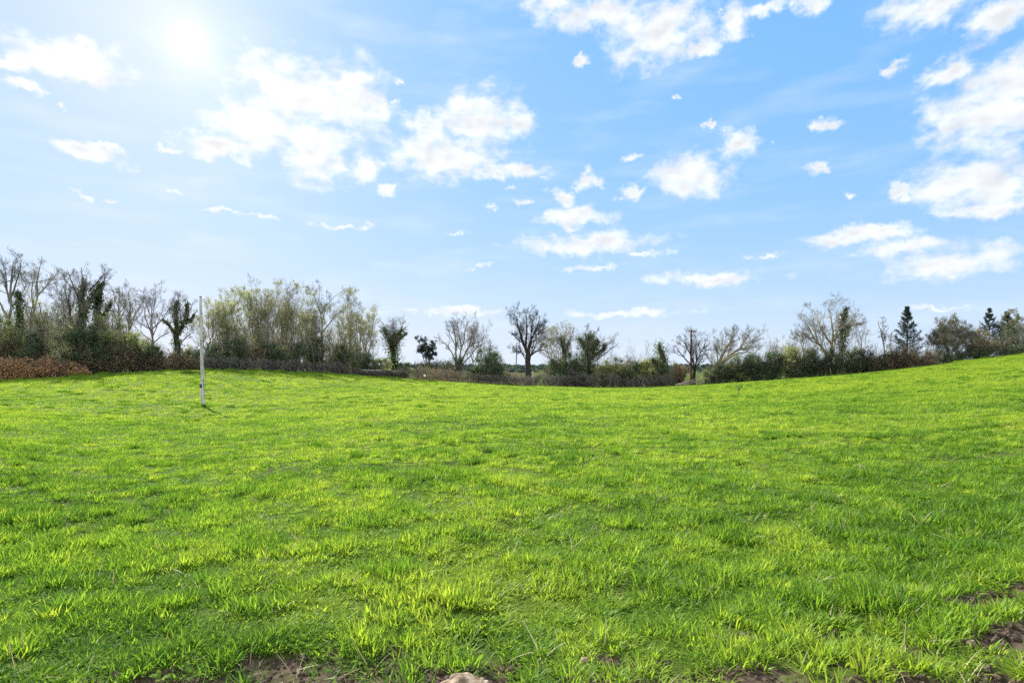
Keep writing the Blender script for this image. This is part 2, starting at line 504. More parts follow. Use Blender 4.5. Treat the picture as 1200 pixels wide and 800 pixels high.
def mat_field():
    m = bpy.data.materials.new('field ground'); m.use_nodes = True
    nt = m.node_tree; N, L = nt.nodes.new, nt.links.new
    b = nt.nodes['Principled BSDF']; b.inputs['Roughness'].default_value = 1.0; b.inputs['Specular IOR Level'].default_value = 0.05
    tc = N('ShaderNodeTexCoord')

    def noise(sc, det=6):
        n = N('ShaderNodeTexNoise'); n.inputs['Scale'].default_value = sc; n.inputs['Detail'].default_value = det
        L(tc.outputs['Object'], n.inputs['Vector']); return n.outputs['Fac']

    def ramp(f, c0, c1, p0=.35, p1=.65):
        r = N('ShaderNodeValToRGB'); r.color_ramp.elements[0].position = p0; r.color_ramp.elements[1].position = p1
        r.color_ramp.elements[0].color = (*c0, 1); r.color_ramp.elements[1].color = (*c1, 1)
        L(f, r.inputs[0]); return r.outputs[0]
    turf = ramp(noise(1.7), (.030, .050, .008), (.065, .10, .012))
    earth = ramp(noise(14, 9), (.026, .019, .013), (.115, .085, .060), .3, .75)
    at = N('ShaderNodeAttribute'); at.attribute_name = 'soil'
    mx = N('ShaderNodeMix'); mx.data_type = 'RGBA'
    L(at.outputs['Fac'], mx.inputs['Factor']); L(turf, mx.inputs['A']); L(earth, mx.inputs['B'])
    L(mx.outputs['Result'], b.inputs['Base Color'])
    bp = N('ShaderNodeBump'); bp.inputs['Strength'].default_value = 0.9; bp.inputs['Distance'].default_value = 0.03
    L(noise(22, 8), bp.inputs['Height']); L(bp.outputs[0], b.inputs['Normal'])
    return m


# ------------------------------------------------------------------ terrain
def make_terrain():
    r = [0.25]
    while r[-1] < 1600:
        x = r[-1]
        step = 0.022 if 2.0 < x < 4.6 else max(0.05, 0.016 * x) if x < 200 else 0.05 * x
        r.append(x + step)
    r = np.array(r)
    fa = np.radians(np.linspace(-52, 52, 620)); ba = np.radians(np.linspace(52, 308, 100))[1:-1]
    a = np.concatenate((fa, ba))
    A, R = np.meshgrid(a, r, indexing='ij')
    X, Y = R * np.sin(A), R * np.cos(A)
    Z = ground_z(X, Y)
    S = soil(X, Y) * (R < 9)
    Z = Z + S * (0.035 * (fbm(X * 9, Y * 9, 60, 4) - 0.6) - 0.012)
    n, k = A.shape
    idx = np.arange(n * k).reshape(n, k)
    nx = np.roll(idx, -1, axis=0)
    Q = np.stack((idx[:, :-1], nx[:, :-1], nx[:, 1:], idx[:, 1:]), -1).reshape(-1, 4)[:, ::-1]
    V = np.stack((X, Y, Z), -1).reshape(-1, 3)
    # close the small hole under the camera
    c = len(V)
    V = np.concatenate((V, [[0, 0, 0]]))
    i0 = idx[:, 0]; i1 = np.roll(i0, -1); i2 = np.roll(i0, -2)
    cap = np.stack((i0[::2], np.full(len(i0[::2]), c), i2[::2], i1[::2]), -1)[:, ::1]
    Q = np.concatenate((Q, cap))
    o = new_mesh('field', V, Q, mat_field(), True, None, {'soil': ('POINT', 'FLOAT', np.concatenate((S.ravel(), [0])))})
    tag(o, 'sloping green pasture running out to the hedge and distant land', 'field', kind='structure')


make_terrain()

# ------------------------------------------------------------------ grass (uncountable: one object per kind of growth)
MAT_GRASS = mat_leaf('meadow grass', [(.028, .082, .013), (.085, .197, .022), (.182, .325, .034), (.28, .395, .046), (.35, .415, .08)], .58, .42, .009, 'tint', (1.3, 1.15, .7))
MAT_WEED = mat_leaf('broad weed leaves', [(.05, .12, .015), (.13, .23, .025), (.17, .27, .03)], .45, .5, .004, 'tint', (1.2, 1.1, .7))
MAT_STRAW = mat_leaf('dead grass blades', [(.20, .15, .08), (.36, .29, .17), (.55, .48, .32)], .3, .5, .02, 'tint')


def blade_mesh(name, n, rad, lmin, lmax, wid, lean, droop, mat, seg=3, seed=0):
    rng = np.random.default_rng(seed)
    a = rng.uniform(0, 2 * np.pi, n); rr = rad * np.sqrt(rng.uniform(0, 1, n))
    P = np.stack((rr * np.cos(a), rr * np.sin(a), np.full(n, -0.01)), -1)
    out = a + rng.normal(0, .9, n)
    le = np.abs(rng.normal(0, lean, n)) + lean * 0.5 * (rr / rad)
    ln = rng.uniform(lmin, lmax, n)
    w = wid * rng.uniform(.7, 1.35, n)
    side = np.stack((-np.sin(out + rng.normal(0, .6, n)), np.cos(out), np.zeros(n)), -1)
    side = norm(side)
    rings = []
    for s in range(seg + 1):
        f = s / seg
        ww = w * (1 - f ** 2.2) * (0.8 + 0.4 * f) + 0.0006
        rings.append((P - side * ww[:, None] * .5, P + side * ww[:, None] * .5))
        th = le + droop * f * rng.uniform(.6, 1.3, n)
        P = P + np.stack((np.sin(th) * np.cos(out), np.sin(th) * np.sin(out), np.cos(th)), -1) * (ln / seg)[:, None]
    V = np.stack([np.stack(x, 1) for x in rings], 1)  # n, seg+1, 2, 3
    idx = np.arange(n * (seg + 1) * 2).reshape(n, seg + 1, 2)
    Q = np.stack((idx[:, :-1, 0], idx[:, :-1, 1], idx[:, 1:, 1], idx[:, 1:, 0]), -1).reshape(-1, 4)
    me_o = new_mesh(name, V.reshape(-1, 3), Q, mat, True)
    COL.objects.unlink(me_o)
    return me_o


def weed_mesh(name, n, size, mat, seed):
    rng = np.random.default_rng(seed)
    V, Q = [], []
    for i in range(n):
        a = rng.uniform(0, 2 * np.pi); ln = size * rng.uniform(.6, 1.2); w = ln * rng.uniform(.28, .42); tilt = rng.uniform(.1, .9)
        d = np.array((math.cos(a) * math.cos(tilt), math.sin(a) * math.cos(tilt), math.sin(tilt)))
        s = np.array((-math.sin(a), math.cos(a), 0)); p = np.array((d[0], d[1], 0)) * size * .15
        b = len(V)
        prof = [(.0, .15), (.25, .8), (.55, 1.0), (.85, .55), (1.0, .05)]
        for f, ww in prof:
            c = p + d * ln * f + np.array((0, 0, -0.45 * ln * f * f))
            V += [c - s * w * ww * .5, c + np.array((0, 0, -.06 * w)), c + s * w * ww * .5]
        for k in range(4):
            o = b + k * 3
            Q += [(o, o + 1, o + 4, o + 3), (o + 1, o + 2, o + 5, o + 4)]
    o = new_mesh(name, np.array(V), np.array(Q), mat, True)
    COL.objects.unlink(o)
    return o


def scatter(name, protos, pts, rot, scl, tint, idx, label, cat):
    col = bpy.data.collections.new(name + ' kinds')
    for p in protos: col.objects.link(p)
    me = bpy.data.meshes.new(name)
    me.vertices.add(len(pts)); me.vertices.foreach_set('co', np.asarray(pts, np.float32).ravel())
    for an, typ, arr in (('rot', 'FLOAT_VECTOR', rot), ('scl', 'FLOAT_VECTOR', scl), ('tint', 'FLOAT', tint)):
        at = me.attributes.new(an, typ, 'POINT')
        at.data.foreach_set('vector' if typ == 'FLOAT_VECTOR' else 'value', np.asarray(arr, np.float32).ravel())
    at = me.attributes.new('pick', 'INT', 'POINT'); at.data.foreach_set('value', np.asarray(idx, np.int32))
    ob = bpy.data.objects.new(name, me); COL.objects.link(ob)
    ng = bpy.data.node_groups.new(name, 'GeometryNodeTree')
    ng.interface.new_socket('Geometry', in_out='INPUT', socket_type='NodeSocketGeometry')
    ng.interface.new_socket('Geometry', in_out='OUTPUT', socket_type='NodeSocketGeometry')
    N, L = ng.nodes.new, ng.links.new
    gi, go = N('NodeGroupInput'), N('NodeGroupOutput')
    ci = N('GeometryNodeCollectionInfo'); ci.inputs['Collection'].default_value = col
    ci.inputs['Separate Children'].default_value = True; ci.inputs['Reset Children'].default_value = True
    ip = N('GeometryNodeInstanceOnPoints'); ip.inputs['Pick Instance'].default_value = True

    def na(n_, t):
        x = N('GeometryNodeInputNamedAttribute'); x.data_type = t; x.inputs['Name'].default_value = n_
        return x.outputs['Attribute']
    L(gi.outputs[0], ip.inputs['Points']); L(ci.outputs[0], ip.inputs['Instance'])
    L(na('pick', 'INT'), ip.inputs['Instance Index'])
    L(na('rot', 'FLOAT_VECTOR'), ip.inputs['Rotation']); L(na('scl', 'FLOAT_VECTOR'), ip.inputs['Scale'])
    L(ip.outputs[0], go.inputs[0])
    md = ob.modifiers.new('scatter', 'NODES'); md.node_group = ng
    tag(ob, label, cat, kind='stuff')
    return ob


def fan_points(y0, y1, dens, rng, margin=1.22):
    """random ground points in front of the camera between two distances"""
    half = 600 / F * margin
    area = half * (y1 ** 2 - y0 ** 2) + 2 * 1.5 * (y1 - y0)
    n = int(area * dens)
    y = np.sqrt(rng.uniform(y0 ** 2, y1 ** 2, n))
    x = rng.uniform(-1, 1, n) * (half * y + 1.5)
    return x, y


def make_grass():
    rng = np.random.default_rng(5)
    protos = []
    for i in range(6):   # ordinary sward
        protos.append(blade_mesh(f'a{i} sward', 40, .088, .038, .098, .0072, .52, .72, MAT_GRASS, 3, 100 + i))
    for i in range(4):   # taller tussock
        protos.append(blade_mesh(f'b{i} tussock', 62, .082, .062, .130, .0078, .46, .72, MAT_GRASS, 4, 200 + i))
    for i in range(4):   # far, broader
        protos.append(blade_mesh(f'c{i} sward', 26, .17, .06, .13, .011, .65, .9, MAT_GRASS, 2, 300 + i))
    bands = [(1.3, 5.5, 190, 0), (5.5, 9, 130, 0), (9, 16, 70, 0), (16, 30, 36, 1), (30, 60, 15, 1), (60, 112, 8, 1)]
    P, Rr, Sc, Ti, Ix = [], [], [], [], []
    for (y0, y1, dens, far) in bands:
        x, y = fan_points(y0, y1, dens, rng)
        px = 600 + F * x / np.maximum(y, 1)
        keep = y < edge_depth(np.clip(px, -500, 1800)) - 0.2
        s = soil(x, y) * (np.hypot(x, y) < 9)
        keep &= rng.uniform(0, 1, len(x)) > np.clip(s * 1.1, 0, .93)
        x, y = x[keep], y[keep]
        n = len(x)
        big = fbm(x / 6.0, y / 6.0, 70, 3)
        med = fbm(x / 0.75, y / 0.75, 75, 3)
        fine = fbm(x / 0.28, y / 0.28, 79, 2)
        tuss = smooth(.60, .74, med * .75 + fine * .25)
        tint = 0.15 + 0.46 * (big - .5) * 1.2 + 0.54 * (fbm(x / 1.3, y / 1.3, 83, 3) - .35) + .22 * (fbm(x / .33, y / .33, 87, 2) - .5) - .24 * tuss + rng.normal(0, .09, n) + .22 * smooth(5, 30, y)
        clump = smooth(.34, .68, fbm(x / .42, y / .42, 95, 3))
        h = 0.44 + 0.66 * clump + rng.normal(0, .11, n) + .42 * tuss
        h = np.clip(h, .35, 1.9)
        yel = rng.uniform(0, 1, n) < .03
        tint = np.where(yel, .62, tint)
        pick = rng.integers(0, 6, n)
        tall = rng.uniform(0, 1, n) < (.10 + .55 * tuss)
        pick = np.where(tall, 6 + rng.integers(0, 4, n), pick)
        if far:
            pick = np.where(rng.uniform(0, 1, n) < .8, 10 + rng.integers(0, 4, n), pick)
        w = 1.0 + 0.022 * np.clip(y - 8, 0, 60)
        sc = np.stack((w * (.9 + .2 * rng.uniform(size=n)), w * (.9 + .2 * rng.uniform(size=n)), h * (1.0 + .004 * np.clip(y - 8, 0, 60))), -1)
        z = ground_z(x, y)
        P.append(np.stack((x, y, z), -1)); Sc.append(sc); Ti.append(np.clip(tint, 0.02, .54)); Ix.append(pick)
        Rr.append(np.stack((rng.normal(0, .1, n), rng.normal(0, .1, n), rng.uniform(0, 6.283, n)), -1))
    # rank grass left along the field margin and round the foot of the pole
    m_ = 5200
    px = rng.uniform(-420, 1720, m_); y = edge_depth(px) + rng.uniform(-.9, .7, m_) * np.abs(rng.normal(0, 1, m_)); x = (px - 600) / F * y
    hm = .9 + 2.6 * smooth(.42, .75, fbm(px / 11, px * 0, 77, 3))
    P.append(np.stack((x, y, ground_z(x, y)), -1)); Sc.append(np.stack((np.full(m_, 2.2), np.full(m_, 2.2), hm), -1)); Ti.append(rng.uniform(.05, .42, m_))
    Ix.append(6 + rng.integers(0, 4, m_)); Rr.append(np.stack((rng.normal(0, .1, m_), rng.normal(0, .1, m_), rng.uniform(0, 6.283, m_)), -1))
    yp = sight(238, 475.5); xp = (238 - 600) / F * yp
    m_ = 60
    x = xp + .12 + rng.normal(0, .38, m_); y = yp + rng.normal(-.1, .35, m_)
    P.append(np.stack((x, y, ground_z(x, y)), -1)); Sc.append(np.stack((np.full(m_, 1.6), np.full(m_, 1.6), rng.uniform(1.1, 2.3, m_)), -1)); Ti.append(rng.uniform(.02, .22, m_))
    Ix.append(6 + rng.integers(0, 4, m_)); Rr.append(np.stack((rng.normal(0, .1, m_), rng.normal(0, .1, m_), rng.uniform(0, 6.283, m_)), -1))
    # separate rank tussocks, as where cattle have not grazed
    for (y0, y1, dens) in ((3.5, 14, .55), (14, 45, .16), (45, 100, .075)):
        cx, cy = fan_points(y0, y1, dens, rng)
        k = int(9)
        sp_ = rng.uniform(.08, .24, len(cx))
        x = (cx[:, None] + rng.normal(0, 1, (len(cx), k)) * sp_[:, None]).ravel(); y = (cy[:, None] + rng.normal(0, 1, (len(cx), k)) * sp_[:, None] * .8).ravel()
        px = 600 + F * x / np.maximum(y, 1)
        kp = (y < edge_depth(np.clip(px, -500, 1800)) - .3) & ((soil(x, y) < .2) | (y > 9))
        hh = np.repeat(rng.uniform(.95, 1.5, len(cx)), k)[kp]; tt = np.repeat(rng.uniform(-.02, .14, len(cx)), k)[kp]
        x, y = x[kp], y[kp]; n = len(x)
        w = 1.0 + .02 * np.clip(y - 8, 0, 60)
        P.append(np.stack((x, y, ground_z(x, y)), -1)); Sc.append(np.stack((w, w, hh * (1 + .006 * np.clip(y - 8, 0, 60))), -1)); Ti.append(np.clip(tt, 0, 1))
        Ix.append(6 + rng.integers(0, 4, n)); Rr.append(np.stack((rng.normal(0, .1, n), rng.normal(0, .1, n), rng.uniform(0, 6.283, n)), -1))
    c = np.concatenate
    P = c(P)
    scatter('meadow_grass', protos, P, c(Rr), c(Sc), c(Ti), c(Ix), 'short lush spring grass covering the whole field', 'grass')
    print('grass tufts', len(P))
    # broad leaves and clover among the grass close by
    wp = [weed_mesh(f'w{i}', 7 + i, .035 + .008 * i, MAT_WEED, 400 + i) for i in range(4)]
    x, y = fan_points(1.6, 7.5, 26, rng)
    s = soil(x, y)
    k = (fbm(x / .5, y / .5, 91, 3) + .22 * s > .58) & (rng.uniform(size=len(x)) > s * .75)
    x, y = x[k], y[k]; n = len(x)
    scatter('broadleaf_weeds', wp, np.stack((x, y, ground_z(x, y) + .012), -1),
            np.stack((rng.normal(0, .15, n), rng.normal(0, .15, n), rng.uniform(0, 6.28, n)), -1),
            np.repeat(rng.uniform(.7, 1.5, n)[:, None], 3, 1), rng.uniform(0, .6, n), rng.integers(0, 4, n),
            'small broad weed leaves low in the near grass', 'weeds')
    # dead stalks lying in the sward and on the soil
    sp = [blade_mesh(f's{i}', 5, .06, .06, .16, .0036, 1.25, .35, MAT_STRAW, 3, 500 + i) for i in range(4)]
    x, y = fan_points(1.6, 22, 16, rng)
    s = soil(x, y) * (y < 9)
    k = rng.uniform(size=len(x)) < .28 + .72 * s
    x, y = x[k], y[k]; n = len(x)
    sz = np.stack((rng.uniform(.8, 1.3, n),) * 3, -1)
    scatter('dead_grass', sp, np.stack((x, y, ground_z(x, y) + rng.uniform(.0, .06, n) * (1 - soil(x, y))), -1),
            np.stack((rng.normal(0, .2, n), rng.normal(0, .2, n), rng.uniform(0, 6.28, n)), -1),
            sz, rng.uniform(0, .66, n), rng.integers(0, 4, n), 'pale dead grass stalks caught in the near grass', 'dead grass')
    # crumbs of soil
    cl = []
    for i in range(5):
        r2 = np.random.default_rng(600 + i)
        import bmesh
        bm = bmesh.new(); bmesh.ops.create_icosphere(bm, subdivisions=2, radius=1)
        for v in bm.verts:
            d_ = v.co.normalized()
            f = 1 + .35 * math.sin(3.1 * d_.x + i) * math.cos(2.7 * d_.y + 2 * i) + r2.normal(0, .09)
            v.co = Vector((d_.x * f, d_.y * f * .8, d_.z * f * .6))
        me = bpy.data.meshes.new(f'clod{i}'); bm.to_mesh(me); bm.free()
        me.materials.append(MAT_CLOD)
        cl.append(bpy.data.objects.new(f'clod{i}', me))
    x, y = fan_points(1.6, 6, 900, rng)
    s = soil(x, y)
    k = s > .35 + rng.uniform(0, .5, len(x))
    x, y = x[k], y[k]; n = len(x)
    sz = np.minimum(.006 + rng.exponential(.007, n), .04)
    zz = ground_z(x, y) + soil(x, y) * (0.035 * (fbm(x * 9, y * 9, 60, 4) - 0.6) - 0.012)
    scatter('soil_crumbs', cl, np.stack((x, y, zz), -1), rng.uniform(0, 6.28, (n, 3)), np.repeat(sz[:, None], 3, 1),
            rng.uniform(size=n), rng.integers(0, 5, n), 'loose brown soil crumbs on the bare patches', 'soil')


MAT_CLOD = mat_bark('soil clods', (.030, .022, .015), (.11, .083, .058), 3.0)
make_grass()


# ------------------------------------------------------------------ trees
def leaf_cloud(acc, centres, radii, per, size, rng, squash=.8):
    for c, r in zip(centres, radii):
        n = max(6, int(per * .72 * r * r))
        d = norm(rng.normal(size=(n, 3))) * np.minimum(np.abs(rng.normal(0, .62, n)), 1.3)[:, None] * r * np.array((1, 1, squash))
        acc.leaves(c + d, size, rng, .3)


def tree(name, label, px, behind, top, width, bark='grey', kids=(6, 5, 5, 4), stems=1, fork=.3, limbs=None, limb_r=None, trunk_r=None,
         ivy=None, ivy_mat='ivy', buds=0, bud_mat='bud', bud_size=.10, seed=0, spread=1.0, up=.10, cat='tree', group=None, n_limbs=7,
         twig=.0062, depth=None, fit=True, crown_mat=None, parts_leaf='foliage'):
    """a leafless or budding tree; limbs: photo polylines of its main limbs, else grown to fill the given width and top"""
    rng = np.random.default_rng(1000 + seed)
    Y = float(depth if depth is not None else edge_depth(px) + behind)
    X = (px - 600) / F * Y
    z0 = float(ground_z(X, Y)) - .15
    base = np.array((X, Y, z0))
    H = EYE + (YH - top) / F * Y - z0
    Wd = width / F * Y
    tr = trunk_r or H * .0155
    paths, radii = [], []
    if limbs:
        for k, pl in enumerate(limbs):
            pts = np.array([W(a, b, Y) for a, b in pl])
            L_ = np.linalg.norm(pts[-1] - pts[0])
            dy = rng.uniform(-.38, .38) * L_ if k else 0
            s = np.linspace(0, 1, len(pts)) ** 1.5
            pts[:, 1] += dy * s
            if abs(pts[0, 2] - z0) < 2.5 and k == 0: pts[0, 2] = z0
            P = resample(pts, 10)
            P[1:] += rng.normal(0, .012, (10, 3)) * L_ * np.linspace(.2, 1, 10)[:, None]
            r0, r1 = (limb_r[k] if limb_r else (tr if k == 0 else tr * .5, tr * .09))
            if k:
                dd = [np.linalg.norm(q - P[0], axis=1) for q in paths]
                j = min(range(len(dd)), key=lambda m_: dd[m_].min())
                r0 = min(r0, float(radii[j][dd[j].argmin()]) * .92)
            paths.append(P); radii.append(np.linspace(r0, min(r1, r0), 11) if k else r1 + (r0 - r1) * (1 - np.linspace(0, 1, 11)) ** .8)
        fk = paths[0][5:9]
        extra = max(4, n_limbs - len(limbs)) if n_limbs else 0
    else:
        for s_ in range(stems):
            off = rng.normal(0, .25, 3) * (stems > 1) * np.array((1.4, 1.4, 0))
            tip = base + off * 3 * (stems > 1) + np.array((rng.normal(0, .03) * H, rng.normal(0, .03) * H, fork * H * rng.uniform(.9, 1.25)))
            P = resample(np.array([base + off, (base + off) * .5 + tip * .5 + rng.normal(0, .015, 3) * H, tip]), 10)
            r0 = tr / math.sqrt(stems)
            paths.append(P); radii.append(np.linspace(r0 * 1.15, r0 * .7, 11))
        extra = n_limbs
        fk = None
    for e in range(extra):
        par = paths[e % stems] if fk is None else paths[0]
        i0 = 10 if e < 2 * stems and fk is None else int(rng.integers(5, 10))
        st = par[i0]
        az = rng.uniform(0, 2 * np.pi) if fk is None else rng.choice((-1, 1)) * np.pi / 2 + rng.normal(0, .5)
        if fk is None: az = e * 2.4 + rng.normal(0, .4)
        el_ = rng.uniform(.15, 1.45)
        tip = base + np.array((math.cos(az) * math.cos(el_) * Wd * .5 * spread * .8, math.sin(az) * math.cos(el_) * Wd * .5 * spread * .8,
                               H * (.52 + .40 * math.sin(el_))))
        mid = st * .45 + tip * .55 + np.array((math.cos(az), math.sin(az), -.4)) * Wd * .06 + rng.normal(0, .03, 3) * H
        P = resample(np.array([st, mid, tip]), 10)
        P[1:] += rng.normal(0, .010, (10, 3)) * H * np.linspace(.2, 1, 10)[:, None]
        r0 = min(tr * rng.uniform(.4, .62), (radii[0] if fk is not None else radii[e % stems])[i0] * .8)
        paths.append(P); radii.append(np.linspace(r0, r0 * .16, 11))
    P1, R1 = np.array(paths), np.array(radii)
    src, srR = (P1[1:], R1[1:]) if len(P1) > 1 and (limbs or stems == 1) else (P1, R1)
    if not limbs and stems > 1: src, srR = P1[stems:], R1[stems:]
    lv = []
    cur, cr = src, srR
    spec = [(.2, 1.0, .35, .95, .46, 6, .12), (.15, 1.0, .35, .95, .55, 5, .13), (.1, 1.0, .35, 1.0, .60, 3, .14), (.1, 1.0, .3, .9, .72, 2, .15)]
    for k, sp in zip(kids, spec):
        st, d, ln, ra = spawn(cur, cr, k, sp[0], sp[1], sp[2], sp[3], sp[4], rng)
        kp = rng.uniform(size=len(ln)) < ln / (.8, .55, .34, .25)[len(lv)]
        kp[0] = True
        st, d, ln, ra = st[kp], d[kp], ln[kp], ra[kp]
        ln = np.clip(ln, .22, H * .4)
        P = grow(st, d, ln, sp[5], sp[6], up, rng)
        tipr = np.maximum(ra * .35, twig * .7)
        ra = np.minimum(ra, ln * .022)
        R = np.maximum(ra[:, None] * (1 - np.linspace(0, 1, sp[5] + 1)) + tipr[:, None] * np.linspace(0, 1, sp[5] + 1), twig)
        lv.append((P, R)); cur, cr = P, R
    allp = np.concatenate([p.reshape(-1, 3) for p, _ in lv] + [P1.reshape(-1, 3)])
    if fit and not limbs:
        fz = H / (np.percentile(allp[:, 2], 99.7) - z0)
        hw = np.percentile(np.abs(allp[:, 0] - X), 98.5)
        fx = Wd * .5 / hw
        fx = np.clip(fx, .6, 1.8)
    elif fit:
        fz = H / (np.percentile(allp[:, 2], 99.7) - z0); fz = np.clip(fz, .85, 1.25); fx = 1.0
    else:
        fz = fx = 1.0
    sc = np.array((fx, fx, fz))
    def sq(P): return (P - base) * sc + base
    P1 = sq(P1); lv = [(sq(P), R) for P, R in lv]
    root = thing(name, label, cat, base, group)
    a = Acc(); a.tubes(P1, R1, 7); a.build('trunk', BARK[bark], root, base, True)
    b = Acc()
    for (P, R), K in zip(lv, (5, 4, 3, 3)): b.tubes(P, R, K)
    b.build('crown', BARK[crown_mat or ('pale' if bark == 'lichen' else 'grey' if ivy and cat == 'tree' and 'big dark' not in label else bark)], root, base, True)
    if ivy:
        v = Acc()
        for (li, f0, f1, rad, n) in ivy:
            P = P1[li]
            f = rng.uniform(f0, f1, n) * 10
            i = np.minimum(f.astype(int), 9); w = (f - i)[:, None]
            c = P[i] * (1 - w) + P[i + 1] * w
            lump = .55 + .9 * vnoise(f * 1.3 + li * 7, np.full(n, seed * 3.3), 5)
            taper = 1 - .45 * (f / 10 - f0) / max(f1 - f0, .01)
            c = c + norm(rng.normal(size=(n, 3))) * (rad * lump * taper * np.minimum(np.abs(rng.normal(0, .75, n)), 1.35))[:, None]
            v.leaves(c, .24, rng, .2, .8)
        v.build('ivy', LEAF[ivy_mat], root, base)
    if buds:
        g = Acc()
        for (P, R), frac in zip(lv[-2:], (.4, .6)):
            pts = P[:, 1:].reshape(-1, 3)
            n = int(buds * frac)
            q = pts[rng.integers(0, len(pts), n)] + rng.normal(0, .10, (n, 3))
            # buds thicken in sprays, not evenly
            keep = fbm(q[:, 0] * .55, q[:, 2] * .55 + q[:, 1] * .3, seed, 2) + rng.normal(0, .08, n) > .42
            g.leaves(q[keep], bud_size, rng, 0, .6)
        g.build(parts_leaf, LEAF[bud_mat], root, base)
    return root


def bush(name, label, px, behind, top, width, leaf='evergreen', stem='brown', per=900, size=.16, clumps=16, seed=0, base_row=None, depth=None,
         cat='bush', group=None, twigs=0, shape='round', dense=1.0, airy=.30):
    rng = np.random.default_rng(3000 + seed)
    Y = float(depth if depth is not None else edge_depth(px) + behind)
    X = (px - 600) / F * Y
    z0 = float(ground_z(X, Y)) - .1
    base = np.array((X, Y, z0))
    H = EYE + (YH - top) / F * Y - z0
    Wd = width / F * Y
    root = thing(name, label, cat, base, group)
    cs, rs = [], []
    for i in range(clumps):
        a = rng.uniform(0, 2 * np.pi); q = math.sqrt(rng.uniform(0, 1)); h = rng.uniform(.12, .93)
        if shape == 'round': wide = math.sin(math.pi * (0.16 + .78 * h)) ** .7
        elif shape == 'upright': wide = .9 - .55 * h
        else: wide = 1 - .75 * h
        r = rng.uniform(.16, .30) * min(H, Wd) * (1.1 - .45 * h)
        cs.append(base + np.array((math.cos(a) * q * wide * (Wd * .5 - r * .6), math.sin(a) * q * wide * (Wd * .5 - r * .6), max(r * .6, h * H - r * .7 * h))))
        rs.append(r)
    cs = np.array(cs); rs = np.array(rs)
    st = Acc()
    n = clumps
    mid = (cs + base) * .5 + rng.normal(0, .06, (n, 3)) * H
    t = np.linspace(0, 1, 6)[None, :, None]
    P = base * (1 - t) ** 2 + 2 * t * (1 - t) * mid[:, None] + t * t * cs[:, None]
    st.tubes(P, np.linspace(.05, .015, 6)[None] * np.ones((n, 1)) * max(1, H / 4), 5)
    kk = 7 + twigs
    s2, d2, l2, r2 = spawn(P, np.full(P.shape[:2], .02), kk, .3, 1, .3, 1.0, .35, rng)
    P2 = grow(s2, d2, l2, 3, .15, .12, rng)
    st.tubes(P2, np.full(P2.shape[:2], .013), 3)
    if True:
        s3, d3, l3, r3 = spawn(P2, np.full(P2.shape[:2], .013), 6, .3, 1, .2, .9, .75, rng)
        P3 = grow(s3, d3, np.clip(l3, .35, 1.6), 3, .12, .12, rng); st.tubes(P3, np.full(P3.shape[:2], .0075), 3)
    st.build('stems', BARK[stem], root, base)
    lf = Acc()
    leaf_cloud(lf, cs, rs, per * dense, size, rng)
    q = P3[:, 1:].reshape(-1, 3); m_ = int(len(q) * 1.2); q = q[rng.integers(0, len(q), m_)] + rng.normal(0, .09, (m_, 3)); lf.leaves(q, size * .85, rng)
    lf.build('foliage', LEAF[leaf], root, base)
    return root


def hedge(name, label, px0, px1, tops, behind=1.2, thick=1.6, leaf='hedge', stem='brown', n=9000, size=.15, seed=0, stems=140, cat='hedge', group=None, ragged=.35):
    """a length of hedge along the field edge; tops: photo (column, row) of its top line"""
    rng = np.random.default_rng(5000 + seed)
    tops = np.array(tops, float)
    pm = (px0 + px1) / 2
    Ym = float(edge_depth(pm) + behind); base = np.array(((pm - 600) / F * Ym, Ym, float(ground_z((pm - 600) / F * Ym, Ym))))
    root = thing(name, label, cat, base, group)

    def place(m):
        px = rng.uniform(px0, px1, m)
        Y = edge_depth(px) + behind + thick * rng.uniform(-.5, .5, m) + .5 * (fbm(px / 9, px * 0, seed, 2) - .5)
        X = (px - 600) / F * Y
        zg = ground_z(X, Y)
        zt = EYE + (YH - np.interp(px, tops[:, 0], tops[:, 1])) / F * Y
        k = np.clip((fbm(px / 6.0, np.full(m, seed * 1.7), 7, 3) - .5) * 2, -1, 1)
        h = np.maximum(zt - zg, .35) * (1 + ragged * k)
        ends = np.minimum(smooth(px0 - 1, px0 + 6, px), smooth(px1 + 1, px1 - 6, px))
        return px, X, Y, zg, h * (.65 + .35 * ends)
    lf = Acc()
    px, X, Y, zg, h = place(n)
    prof = np.sqrt(np.clip(1 - ((Y - edge_depth(px) - behind) / (thick * .62)) ** 2, .15, 1))
    z = zg + h * prof * rng.uniform(0, 1, n) ** .75
    q = np.stack((X, Y, z), -1)
    cl = fbm(q[:, 0] / .8, q[:, 2] / .6 + q[:, 1] / .8, seed, 2) + rng.normal(0, .07, n)
    lf.leaves(q[cl > .40], size, rng, .2)
    st = Acc()
    px, X, Y, zg, h = place(stems)
    P = grow(np.stack((X, Y, zg - .1), -1), np.stack((rng.normal(0, .3, stems), rng.normal(0, .3, stems), np.ones(stems)), -1), h * 1.02, 4, .12, .05, rng)
    st.tubes(P, np.linspace(.03, .012, 5)[None] * np.ones((stems, 1)), 4)
    s2, d2, l2, _ = spawn(P, np.full(P.shape[:2], .02), 6, .2, 1, .3, .9, .42, rng)
    P2 = grow(s2, d2, l2, 3, .18, .10, rng); st.tubes(P2, np.full(P2.shape[:2], .012), 3)
    s3, d3, l3, _ = spawn(P2, np.full(P2.shape[:2], .012), 3, .2, 1, .3, .9, .6, rng)
    P3 = grow(s3, d3, l3, 2, .15, .10, rng); st.tubes(P3, np.full(P3.shape[:2], .010), 3)
    st.build('stems', BARK[stem], root, base)
    lf.build('foliage', LEAF[leaf], root, base)
    return root


